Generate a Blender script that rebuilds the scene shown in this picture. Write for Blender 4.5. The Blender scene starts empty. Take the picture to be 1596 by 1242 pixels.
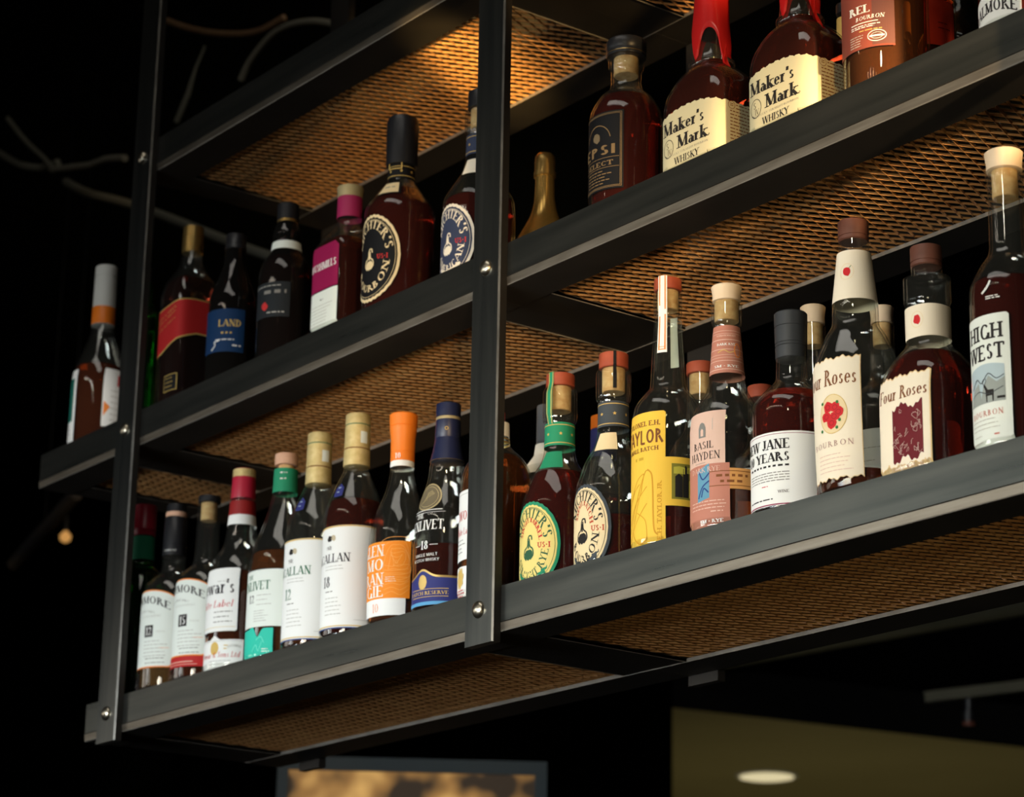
import bpy, bmesh, math, random
from mathutils import Vector, Matrix
S = bpy.context.scene
C = S.collection
rnd = random.Random(7)
PI = math.pi
H1, HM, HT = 0.0508, 0.3981, 0.8047        # rail height, middle and upper shelf levels
DEP, WF = 0.3125, 0.0555                   # shelf depth, angle flange width
ZB = {'low': H1, 'mid': HM + H1, 'top': HT + H1}

# ---------------------------------------------------------------- camera
cd = bpy.data.cameras.new('camera'); cam = bpy.data.objects.new('camera', cd); C.objects.link(cam)
S.camera = cam
yaw, pitch, roll = 0.92733, 0.30349, 0.01788
fw = Vector((-math.sin(yaw)*math.cos(pitch), math.cos(yaw)*math.cos(pitch), math.sin(pitch)))
rt = Vector((math.cos(yaw), math.sin(yaw), 0)); up = rt.cross(fw)
r2 = rt*math.cos(roll) + up*math.sin(roll); u2 = up*math.cos(roll) - rt*math.sin(roll)
m = Matrix((r2, u2, -fw)).transposed().to_4x4(); m.translation = Vector((1.85599, -1.63184, -0.59087))
cam.matrix_world = m
cd.sensor_fit = 'HORIZONTAL'; cd.sensor_width = 36; cd.lens = 4010.39*36/1596
cd.clip_start = 0.05; cd.clip_end = 60
cd.dof.use_dof = True; cd.dof.focus_distance = 2.62; cd.dof.aperture_fstop = 9.0

# ---------------------------------------------------------------- world, lights, exposure
w = bpy.data.worlds.new('world'); S.world = w; w.use_nodes = True
w.node_tree.nodes['Background'].inputs[0].default_value = (0.9, 1.0, 1.0, 1)
w.node_tree.nodes['Background'].inputs[1].default_value = 0.004
S.view_settings.view_transform = 'Standard'; S.view_settings.look = 'None'
S.view_settings.gamma = 1; S.view_settings.use_curve_mapping = False
S.view_settings.exposure = 0.0
S.cycles.transparent_max_bounces = 40; S.cycles.max_bounces = 14
S.cycles.transmission_bounces = 12; S.cycles.glossy_bounces = 5; S.cycles.diffuse_bounces = 3
S.cycles.sample_clamp_indirect = 4; S.cycles.caustics_reflective = False; S.cycles.caustics_refractive = False
def aim(o, t):
    o.rotation_euler = (Vector(t) - o.location).to_track_quat('-Z', 'Y').to_euler()
def area(name, loc, tgt, power, size, col, size_y=None, spread=None):
    l = bpy.data.lights.new(name, 'AREA'); l.energy = power; l.size = size; l.color = col
    if size_y: l.shape = 'RECTANGLE'; l.size_y = size_y
    if spread: l.spread = spread
    o = bpy.data.objects.new(name, l); C.objects.link(o); o.location = loc; aim(o, tgt); return o
def spot(name, loc, tgt, power, deg, col, rad=0.03, blend=0.5):
    l = bpy.data.lights.new(name, 'SPOT'); l.energy = power; l.spot_size = math.radians(deg); l.color = col
    l.shadow_soft_size = rad; l.spot_blend = blend
    o = bpy.data.objects.new(name, l); C.objects.link(o); o.location = loc; aim(o, tgt); return o
area('front_key_light', (0.60, -2.6, -0.05), (0.12, 0.05, -0.50), 9.6, 1.1, (1.0, 0.93, 0.78), 0.4, math.radians(64))  # unseen soft key added in front, aimed low so the upper rack stays dark
area('front_key_light', (-0.50, -2.7, -0.15), (-0.84, 0.05, -0.52), 10.6, 1.1, (0.86, 0.94, 1.0), 0.4, math.radians(64))  # its unseen partner for the left bay
area('rail_side_light', (-3.4, -2.2, 0.30), (-0.9, 0.05, -0.22), 0.62, 1.6, (1.0, 0.95, 0.85), 0.35, math.radians(60))  # unseen side light added for reflections on the left rails
area('rail_side_light', (-2.0, -2.8, 0.40), (0.30, 0.05, -0.20), 1.25, 1.1, (0.95, 1.0, 0.96), 0.4, math.radians(50))  # the same for the right rails
spot('label_spot', (1.05, -1.35, 0.95), (0.13, 0.05, 0.53), 8, 26, (1.0, 0.95, 0.70), 0.05, 0.7)
spot('label_spot', (0.60, -1.60, 0.10), (-0.66, 0.05, 0.47), 14, 13, (1.0, 0.88, 0.60), 0.05, 0.9)
spot('label_spot', (0.70, -1.20, 0.30), (-1.44, 0.05, 0.51), 105, 4.5, (1.0, 0.92, 0.82), 0.05, 0.9)  # narrow unseen spot added to brighten the far left label
spot('mesh_uplight', (1.90, -0.35, 0.345), (0.0, 0.12, 0.455), 640, 8.4, (1.0, 0.70, 0.36), 0.04, 1.0)
spot('label_spot', (1.30, -0.72, 0.57), (0.08, 0.05, 0.52), 30, 13, (1.0, 0.55, 0.15), 0.04, 0.8)
spot('mesh_uplight', (0.90, -0.75, 0.18), (-0.55, 0.15, 0.41), 50, 22, (1.0, 0.70, 0.36), 0.05, 0.9)
spot('mesh_uplight', (0.11, -1.165, 0.29), (-0.615, 0.17, 0.812), 560, 5.5, (1.0, 0.64, 0.22), 0.02, 1.0)  # unseen spot added to make the orange patch on the upper mesh
spot('mesh_uplight', (1.70, -0.35, 0.60), (-0.30, 0.16, 0.812), 480, 11, (1.0, 0.64, 0.26), 0.02, 1.0)  # wider unseen spot added to lift the upper right mesh
spot('counter_light', (0.9, -0.6, -0.9), (0.35, 0.16, 0.0), 8, 60, (1.0, 0.84, 0.5), 0.1, 0.9)

area('overhead_fill_light', (0.3, -1.4, 2.4), (0.3, -1.3, 0.0), 14, 2.4, (1.0, 0.95, 0.86), 0.9)  # unseen overhead fill added for reflections on the bottle shoulders
for i in range(7):                                                     # unseen point lights added in a row for highlights on the glass
    l = bpy.data.lights.new('glint_light', 'POINT'); l.energy = 1.6; l.shadow_soft_size = 0.045; l.color = (1.0, 0.90, 0.74)
    o = bpy.data.objects.new('glint_light', l); C.objects.link(o); o.location = (-1.6+0.42*i, -2.9, 1.75)
spot('cable_light', (-1.2, 0.95, 2.3), (-2.75, 0.82, 1.45), 5, 62, (1.0, 0.90, 0.70), 0.1, 0.8)  # unseen spot added so that the cables show in the dark

# ---------------------------------------------------------------- materials
MATS = {}
def pmat(name, col, rough=0.5, metal=0.0, spec=0.5, trans=0.0, ior=1.45, emis=None, estr=0.0):
    if name in MATS: return MATS[name]
    mt = bpy.data.materials.new(name); mt.use_nodes = True
    b = mt.node_tree.nodes['Principled BSDF']
    b.inputs['Base Color'].default_value = (*col, 1); b.inputs['Roughness'].default_value = rough
    b.inputs['Metallic'].default_value = metal; b.inputs['Specular IOR Level'].default_value = spec
    b.inputs['Transmission Weight'].default_value = trans; b.inputs['IOR'].default_value = ior
    if emis: b.inputs['Emission Color'].default_value = (*emis, 1); b.inputs['Emission Strength'].default_value = estr
    MATS[name] = mt; return mt
def noisy(name, c1, c2, scale, rough=0.5, metal=0.0, stretch=(1, 1, 1), rvar=0.0, bump=0.0, spec=0.5, detail=6):
    mt = pmat(name, c1, rough, metal, spec); nt = mt.node_tree; n = nt.nodes; L = nt.links
    b = n['Principled BSDF']
    tc = n.new('ShaderNodeTexCoord'); mp = n.new('ShaderNodeMapping'); mp.inputs['Scale'].default_value = stretch
    nz = n.new('ShaderNodeTexNoise'); nz.inputs['Scale'].default_value = scale; nz.inputs['Detail'].default_value = detail
    cr = n.new('ShaderNodeValToRGB'); cr.color_ramp.elements[0].color = (*c1, 1); cr.color_ramp.elements[1].color = (*c2, 1)
    cr.color_ramp.elements[0].position = 0.35; cr.color_ramp.elements[1].position = 0.68
    L.new(tc.outputs['Object'], mp.inputs[0]); L.new(mp.outputs[0], nz.inputs['Vector'])
    L.new(nz.outputs['Fac'], cr.inputs[0]); L.new(cr.outputs[0], b.inputs['Base Color'])
    if rvar:
        mr = n.new('ShaderNodeMapRange'); mr.inputs['To Min'].default_value = rough - rvar; mr.inputs['To Max'].default_value = rough + rvar
        L.new(nz.outputs['Fac'], mr.inputs['Value']); L.new(mr.outputs[0], b.inputs['Roughness'])
    if bump:
        bp = n.new('ShaderNodeBump'); bp.inputs['Strength'].default_value = bump; bp.inputs['Distance'].default_value = 0.001
        L.new(nz.outputs['Fac'], bp.inputs['Height']); L.new(bp.outputs[0], b.inputs['Normal'])
    return mt
def thin_glass(name, tint, rough=0.015):
    mt = bpy.data.materials.new(name); mt.use_nodes = True; nt = mt.node_tree; n = nt.nodes; L = nt.links
    n.remove(n['Principled BSDF']); out = n['Material Output']
    tr = n.new('ShaderNodeBsdfTransparent'); tr.inputs[0].default_value = (*tint, 1)
    gl = n.new('ShaderNodeBsdfAnisotropic'); gl.inputs['Roughness'].default_value = rough
    fr = n.new('ShaderNodeFresnel'); ge = n.new('ShaderNodeNewGeometry'); mr = n.new('ShaderNodeMapRange')
    mr.inputs['To Min'].default_value = 1.6; mr.inputs['To Max'].default_value = 1/1.6      # a thin wall reflects alike from both sides
    L.new(ge.outputs['Backfacing'], mr.inputs['Value']); L.new(mr.outputs[0], fr.inputs['IOR'])
    mx = n.new('ShaderNodeMixShader')
    L.new(fr.outputs[0], mx.inputs[0]); L.new(tr.outputs[0], mx.inputs[1]); L.new(gl.outputs[0], mx.inputs[2])
    df = n.new('ShaderNodeBsdfDiffuse'); df.inputs[0].default_value = (0.6, 0.58, 0.52, 1); m2 = n.new('ShaderNodeMixShader'); m2.inputs[0].default_value = 0.008     # pale haze mixed in for the soft grey reflections of glass
    L.new(mx.outputs[0], m2.inputs[1]); L.new(df.outputs[0], m2.inputs[2]); L.new(m2.outputs[0], out.inputs[0]); MATS[name] = mt; return mt
GLASS = thin_glass('clear_glass', (0.95, 0.96, 0.94)); GREENG = thin_glass('green_glass', (0.30, 0.72, 0.25))
DARKG = thin_glass('smoked_glass', (0.30, 0.22, 0.20)); AMBG = thin_glass('amber_glass', (0.75, 0.34, 0.10))
PANEL = thin_glass('shelf_glass', (0.90, 0.93, 0.91), 0.03)
def liq(name, col, tr=0.90): return pmat(name, col, 0.0, 0, 0.5, tr, 1.34)
MAHOG = liq('mahogany_whisky', (0.26, 0.022, 0.006)); RUBY = liq('ruby_whisky', (0.30, 0.016, 0.006))
AMBER = liq('amber_whisky', (0.55, 0.15, 0.03)); COPPER = liq('copper_whisky', (0.42, 0.075, 0.012))
GOLDL = liq('golden_whisky', (0.75, 0.36, 0.10)); DARKL = liq('dark_whisky', (0.085, 0.012, 0.006))
GREENL = liq('green_bottle_content', (0.02, 0.22, 0.03)); CLEARL = liq('clear_spirit', (0.93, 0.93, 0.90), 0.97)
steel = noisy('blackened_steel', (0.098, 0.103, 0.094), (0.142, 0.140, 0.124), 7, 0.29, 0.92, (0.5, 9, 9), 0.05, 0.02, 0.5, 3)
steelv = noisy('blackened_post_steel', (0.098, 0.103, 0.098), (0.142, 0.142, 0.130), 7, 0.29, 0.92, (9, 9, 0.5), 0.05, 0.02, 0.5, 3)
worn = noisy('worn_steel_lip', (0.15, 0.125, 0.095), (0.22, 0.19, 0.15), 14, 0.40, 0.8, (1.0, 12, 12), 0.08, 0.1)
edge = noisy('bare_steel_edge', (0.22, 0.20, 0.17), (0.34, 0.31, 0.27), 22, 0.40, 0.6)
bevel = noisy('rubbed_post_edge', (0.09, 0.085, 0.075), (0.17, 0.16, 0.14), 22, 0.40, 0.7)
under = noisy('shaded_steel', (0.012, 0.010, 0.008), (0.022, 0.018, 0.014), 12, 0.6, 0.2)  # rack steel with shade put into its colour: flanges, post sides, rear bars
meshm = noisy('rusted_mesh_steel', (0.55, 0.26, 0.09), (0.70, 0.37, 0.14), 30, 0.42, 0.5)
rivm = pmat('bolt_steel', (0.55, 0.49, 0.38), 0.28, 1.0)
blackm = noisy('wall_and_shade_black', (0.004, 0.004, 0.004), (0.008, 0.007, 0.006), 3, 0.8)
# papers, inks, caps: plain colours of the things themselves
def P(name, col, rough=0.6): return pmat(name, col, rough, 0.0, 0.22)
white = P('white_paper', (0.80, 0.80, 0.77)); offw = P('cool_white_paper', (0.74, 0.78, 0.72)); cream = P('cream_paper', (0.60, 0.54, 0.34))
beige = P('beige_paper', (0.78, 0.62, 0.36)); yellow = P('yellow_paper', (0.84, 0.52, 0.06)); pale_y = P('straw_paper', (0.78, 0.62, 0.20))
ivory = P('ivory_paper', (0.84, 0.74, 0.58)); pinkp = P('blush_paper', (0.72, 0.48, 0.38)); rosep = P('dusty_rose_paper', (0.50, 0.20, 0.14))
orangep = P('orange_paper', (0.86, 0.26, 0.02)); tealp = P('teal_paper', (0.03, 0.52, 0.38)); navyp = P('navy_paper', (0.03, 0.035, 0.16))
greenp = P('green_paper', (0.02, 0.24, 0.12)); redp = P('red_paper', (0.45, 0.02, 0.02)); magp = P('magenta_paper', (0.27, 0.007, 0.065))
blackp = P('black_paper', (0.005, 0.005, 0.006)); bluep = P('blue_paper', (0.005, 0.030, 0.095)); tanp = P('tan_strap_paper', (0.62, 0.30, 0.09))
slate = P('slate_paper', (0.05, 0.06, 0.07)); brickp = P('brick_paper', (0.24, 0.055, 0.035)); midblue = P('midnight_paper', (0.035, 0.045, 0.085))
ink = P('black_ink', (0.018, 0.016, 0.015)); ink2 = P('grey_ink', (0.22, 0.21, 0.19)); ink3 = P('pale_grey_ink', (0.45, 0.44, 0.40))
red = P('red_ink', (0.52, 0.03, 0.03)); wink = P('white_ink', (0.78, 0.78, 0.74)); gink = P('green_ink', (0.03, 0.14, 0.07))
gold = pmat('gold_foil', (0.62, 0.42, 0.14), 0.38, 0.7); goldp = P('gold_ink', (0.62, 0.42, 0.12)); orangei = P('orange_ink', (0.80, 0.24, 0.05))
brown = P('brown_ink', (0.20, 0.07, 0.02)); burg = P('burgundy_ink', (0.13, 0.01, 0.015)); roseink = P('crimson_ink', (0.58, 0.02, 0.025))
tealink = P('blue_ink', (0.12, 0.30, 0.42)); paleblue = P('pale_blue_ink', (0.42, 0.52, 0.56)); navyink = P('navy_ink', (0.02, 0.05, 0.2)); leafi = P('leaf_ink', (0.03, 0.16, 0.04))
cork = noisy('cork', (0.62, 0.36, 0.14), (0.78, 0.54, 0.26), 130, 0.8); wood = noisy('pale_wood_cap', (0.74, 0.55, 0.36), (0.84, 0.66, 0.46), 60, 0.6, 0, (1, 1, 0.2))
blackcap = pmat('black_plastic', (0.014, 0.014, 0.016), 0.35); greycap = pmat('grey_plastic', (0.10, 0.10, 0.10), 0.4); charcap = pmat('charcoal_plastic', (0.035, 0.037, 0.04), 0.42)
browncap = noisy('brown_wood_cap', (0.10, 0.035, 0.022), (0.15, 0.055, 0.035), 40, 0.45); redwood = noisy('reddish_wood_cap', (0.30, 0.055, 0.025), (0.40, 0.085, 0.04), 50, 0.45)
goldcap = noisy('gold_capsule', (0.62, 0.47, 0.19), (0.72, 0.57, 0.27), 160, 0.45, 0.35, (1, 1, 1), 0, 0.15); redcap = pmat('red_capsule', (0.42, 0.015, 0.04), 0.35); maroon = pmat('maroon_capsule', (0.26, 0.012, 0.012), 0.4)
orangecap = pmat('orange_capsule', (0.85, 0.20, 0.015), 0.42); navycap = pmat('navy_capsule', (0.012, 0.016, 0.05), 0.38); greycapsule = pmat('light_grey_capsule', (0.62, 0.61, 0.56), 0.5)
waxm = pmat('red_wax', (0.42, 0.012, 0.012), 0.22, 0, 0.6); brass = pmat('brass_cap', (0.55, 0.36, 0.12), 0.3, 0.9); tancap = noisy('tan_cap', (0.62, 0.34, 0.22), (0.7, 0.42, 0.28), 80, 0.6)
pinkcap = pmat('pink_capsule', (0.34, 0.02, 0.09), 0.4); palegold = pmat('pale_gold_cap', (0.52, 0.42, 0.22), 0.4, 0.4)

# ---------------------------------------------------------------- mesh helpers
class MB:
    def __init__(s): s.v = []; s.f = []; s.mi = []; s.mats = []
    def mat(s, m):
        if m not in s.mats: s.mats.append(m)
        return s.mats.index(m)
    def poly(s, pts, m):
        k = len(s.v); s.v += [tuple(p) for p in pts]; s.f.append(tuple(range(k, k+len(pts)))); s.mi.append(s.mat(m))
    def box(s, x0, x1, y0, y1, z0, z1, m):
        k = len(s.v); s.v += [(x, y, z) for z in (z0, z1) for y in (y0, y1) for x in (x0, x1)]
        for q in ((0,2,3,1),(4,5,7,6),(0,1,5,4),(2,6,7,3),(0,4,6,2),(1,3,7,5)):
            s.f.append(tuple(k+i for i in q)); s.mi.append(s.mat(m))
    def tube(s, pts, rad, m, seg=10):
        pts = [Vector(p) for p in pts]; k0 = len(s.v); mi = s.mat(m)
        for i, p in enumerate(pts):
            t = (pts[min(i+1, len(pts)-1)] - pts[max(i-1, 0)]).normalized()
            a = t.cross(Vector((0, 0, 1))); a = a.normalized() if a.length > 1e-4 else Vector((1, 0, 0)); b = t.cross(a)
            r = rad[i] if isinstance(rad, (list, tuple)) else rad
            for j in range(seg):
                an = 2*PI*j/seg; s.v.append(tuple(p + a*math.cos(an)*r + b*math.sin(an)*r))
        for i in range(len(pts)-1):
            for j in range(seg):
                s.f.append((k0+i*seg+j, k0+i*seg+(j+1)%seg, k0+(i+1)*seg+(j+1)%seg, k0+(i+1)*seg+j)); s.mi.append(mi)
        s.f.append(tuple(k0+j for j in range(seg))[::-1]); s.mi.append(mi)
        s.f.append(tuple(k0+(len(pts)-1)*seg+j for j in range(seg))); s.mi.append(mi)
    def mesh(s, name, smooth=False, fix=False, angle=None):
        me = bpy.data.meshes.new(name); me.from_pydata(s.v, [], s.f)
        for m_ in s.mats: me.materials.append(m_)
        me.polygons.foreach_set('material_index', s.mi)
        if fix:
            bm = bmesh.new(); bm.from_mesh(me); bmesh.ops.recalc_face_normals(bm, faces=bm.faces); bm.to_mesh(me); bm.free()
        if smooth:
            me.polygons.foreach_set('use_smooth', [True]*len(me.polygons))
            if angle:
                me.set_sharp_from_angle(angle=math.radians(angle))
        me.update(); return me
    def obj(s, name, parent=None, smooth=False, fix=False, angle=None):
        o = bpy.data.objects.new(name, s.mesh(name, smooth, fix, angle)); C.objects.link(o); o.parent = parent; return o
def empty(name, loc, label, cat, group=None):
    o = bpy.data.objects.new(name, None); C.objects.link(o); o.location = loc; o.empty_display_size = 0.02
    o['label'] = label; o['category'] = cat
    if group: o['group'] = group
    return o
def tag(o, label, cat, group=None, kind=None):
    o['label'] = label; o['category'] = cat
    if group: o['group'] = group
    if kind: o['kind'] = kind
    return o
def structure(o): o['kind'] = 'structure'; return o

# ---------------------------------------------------------------- the room (dark)
def room():
    b = MB(); b.box(-11, 4.2, 6.5, 6.7, -2.2, 3.4, blackm); structure(b.obj('wall_back'))
    b = MB(); b.box(-11.2, -11, -5, 6.7, -2.2, 3.4, blackm); structure(b.obj('wall_left'))
    b = MB(); b.box(-11.2, 4.2, -5, 6.7, 2.6, 2.8, blackm); structure(b.obj('ceiling'))
    b = MB(); b.box(-11.2, 4.2, -5, 6.7, -2.3, -2.2, noisy('dark_floor', (0.02, 0.016, 0.012), (0.035, 0.028, 0.02), 4, 0.5)); structure(b.obj('floor'))
room()

# ---------------------------------------------------------------- steel rack
def mesh_panel(x0, x1, y0, y1):
    # raised expanded metal: staggered diamonds, every strand a tilted flat strip
    key = (round(x1-x0, 4), round(y1-y0, 4))
    b = MB(); sw, lw = 0.0138, 0.0320
    nx = int((x1-x0)/sw); ny = int(round((y1-y0)/(lw/2))); sx = (x1-x0)/nx; hy = (y1-y0)/ny
    mi = b.mat(meshm)
    def strand(ax, ay, bx, by, s):
        d = Vector((bx-ax, by-ay, 0)).normalized(); n = Vector((-d.y, d.x, 0))
        if n.x < 0: n = -n
        wd = n*0.0007 + Vector((0, 0, 0.0009*s)); th = (Vector((0, 0, 0.0007)) - n*0.0009*s)*0.45
        k = len(b.v)
        for p in (Vector((ax, ay, 0)), Vector((bx, by, 0))):
            for q in (p-wd-th, p+wd-th, p+wd+th, p-wd+th): b.v.append(tuple(q))
        for q in ((0,4,5,1),(1,5,6,2),(2,6,7,3),(3,7,4,0)): b.f.append(tuple(k+i for i in q)); b.mi.append(mi)
    for j in range(ny):
        for i in range(nx+1):
            xa = x0 + i*sx + (sx/2 if j % 2 else 0); ya = y0 + j*hy
            for dx in (-sx/2, sx/2):
                xb = xa+dx
                if xa > x1+1e-6 or xb < x0-1e-6 or xb > x1+1e-6: continue
                strand(xa, ya, xb, ya+hy, 1)
    return b
def rail_profile(b, x0, x1, front=True):
    # L-section: upright leg with a bevelled, worn lower lip, flange turned inwards at the bottom
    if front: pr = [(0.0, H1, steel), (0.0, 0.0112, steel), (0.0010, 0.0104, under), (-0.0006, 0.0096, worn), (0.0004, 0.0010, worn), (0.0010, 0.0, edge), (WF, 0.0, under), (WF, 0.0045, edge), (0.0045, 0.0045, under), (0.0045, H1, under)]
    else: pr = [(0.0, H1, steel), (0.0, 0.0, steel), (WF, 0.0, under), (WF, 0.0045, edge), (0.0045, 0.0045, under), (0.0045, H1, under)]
    Y = (lambda y: y) if front else (lambda y: DEP - y)
    n = len(pr)
    for i in range(n):
        a = pr[i]; c = pr[(i+1) % n]; mm = c[2] if i+1 < n else edge
        q = [(x0, Y(a[0]), a[1]), (x1, Y(a[0]), a[1]), (x1, Y(c[0]), c[1]), (x0, Y(c[0]), c[1])]
        b.poly(q if not front else q[::-1], mm)
    for x in (x0, x1): b.poly([(x, Y(p[0]), p[1]) for p in pr], edge)
def tray(z, x0, x1, m0, m1, label):
    """shelf unit from x0 to x1, its mesh from m0 to m1"""
    t = empty('wire_mesh_shelf', (0, 0, z), label, 'shelf', 'steel mesh shelves of the hanging rack')
    b = MB(); rail_profile(b, x0, x1, True); b.obj('front_rail', t)
    b = MB(); rail_profile(b, x0, x1, False); b.obj('rear_rail', t)
    for xa, xb, s in ((x0, m0, 0), (m1, x1, 1)):
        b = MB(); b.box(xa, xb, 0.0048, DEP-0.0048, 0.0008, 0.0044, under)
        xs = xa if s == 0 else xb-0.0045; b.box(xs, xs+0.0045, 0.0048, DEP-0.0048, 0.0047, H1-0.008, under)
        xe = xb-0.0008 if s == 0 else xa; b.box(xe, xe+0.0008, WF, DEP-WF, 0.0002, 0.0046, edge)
        b.obj('side_rail', t)
    o = mesh_panel(m0-0.004, m1+0.004, WF-0.012, DEP-WF+0.012).obj('expanded_metal_panel', t); o.location = (0, 0, 0.0068)
    b = MB(); b.box(x0+0.006, x1-0.006, 0.006, DEP-0.006, H1-0.0065, H1-0.0006, PANEL); b.obj('glass_panel', t)
    return t
XL, XJ1, XJ2, XR = -1.4717, -1.218, -0.379, 0.460
tray(0, -1.2764, XJ2-0.0002, -1.184, XJ2-WF, 'lower left steel mesh shelf carrying the row from green bottle to amber bottle')
tray(0, XJ2, XR, XJ2+WF, XR-WF, 'lower right steel mesh shelf carrying the yellow label bottle and the rose label bottles')
tray(HM, XL, XJ1-0.0002, XL+WF, XJ1-WF, 'short end of the middle mesh shelf jutting left past the far post')
tray(HM, XJ1, XJ2-0.0002, XJ1+WF, XJ2-WF, 'middle left steel mesh shelf under the dim row with the magenta label bottle')
tray(HM, XJ2, XR, XJ2+WF, XR-WF, 'middle right steel mesh shelf under the two red wax bottles')
tray(HT, XJ1, XJ2-0.0002, XJ1+WF, XJ2-WF, 'upper left steel mesh shelf with the glowing orange patch on its underside')
tray(HT, XJ2, XR, XJ2+WF, XR-WF, 'upper right steel mesh shelf, only its underside showing at the top edge')
def post(x, front, label):
    y0, y1 = (-0.0112, -0.0002) if front else (DEP+0.0002, DEP+0.0112)
    t = empty('steel_post', (x, 0, 0), label, 'post', 'flat steel uprights of the hanging rack')
    b = MB(); hw = 0.0257; e = 0.0012; z0, z1 = -0.0118, 2.6
    if front:
        sec = [(-hw, y1), (-hw, y0+e), (-hw+e, y0), (hw-0.0022, y0), (hw, y0+0.0016), (hw, y1)]
        ms = [steelv, bevel, steelv, bevel, under, under]
    else:
        sec = [(-hw, y1), (-hw, y0), (hw, y0), (hw, y1)]; ms = [under]*4  # rear bars take the shaded colour in place of real shade
    for i in range(len(sec)):
        a, c = sec[i], sec[(i+1) % len(sec)]
        b.poly([(a[0], a[1], z0), (c[0], c[1], z0), (c[0], c[1], z1), (a[0], a[1], z1)], ms[i])
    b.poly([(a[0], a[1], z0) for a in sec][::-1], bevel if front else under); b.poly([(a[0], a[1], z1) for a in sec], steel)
    b.obj('flat_bar', t)
    if front:
        for z in (0.0268, HM+0.0252, HT+0.0252):
            r = MB(); nr, ns = 6, 20; R, hh = 0.0098, 0.0058
            rings = [[(R*math.sin(PI/2*i/nr)*math.cos(2*PI*j/ns), y0 - hh*math.cos(PI/2*i/nr), z + R*math.sin(PI/2*i/nr)*math.sin(2*PI*j/ns)) for j in range(ns)] for i in range(1, nr+1)]
            for i in range(nr-1):
                for j in range(ns): r.poly([rings[i][j], rings[i][(j+1) % ns], rings[i+1][(j+1) % ns], rings[i+1][j]], rivm)
            for j in range(ns): r.poly([(0, y0-hh, z), rings[0][(j+1) % ns], rings[0][j]], rivm)
            r.v = [tuple(q) for q in r.v]
            o = r.obj('bolt_head', t, smooth=True)
            bm = bmesh.new(); bm.from_mesh(o.data); bmesh.ops.remove_doubles(bm, verts=bm.verts, dist=1e-5); bmesh.ops.recalc_face_normals(bm, faces=bm.faces); bm.to_mesh(o.data); bm.free()
    return t
post(-1.1972, True, 'far front steel post with bright bolts, the green bottle just beside it')
post(-0.3587, True, 'tall front steel post with bolt heads in the middle of the picture')
post(0.4800, True, 'near front steel post at the right end, just outside the photo')
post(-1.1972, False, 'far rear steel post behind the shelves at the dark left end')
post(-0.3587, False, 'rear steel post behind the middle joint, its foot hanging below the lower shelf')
post(0.4800, False, 'near rear steel post behind the right end of the shelves')

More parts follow.
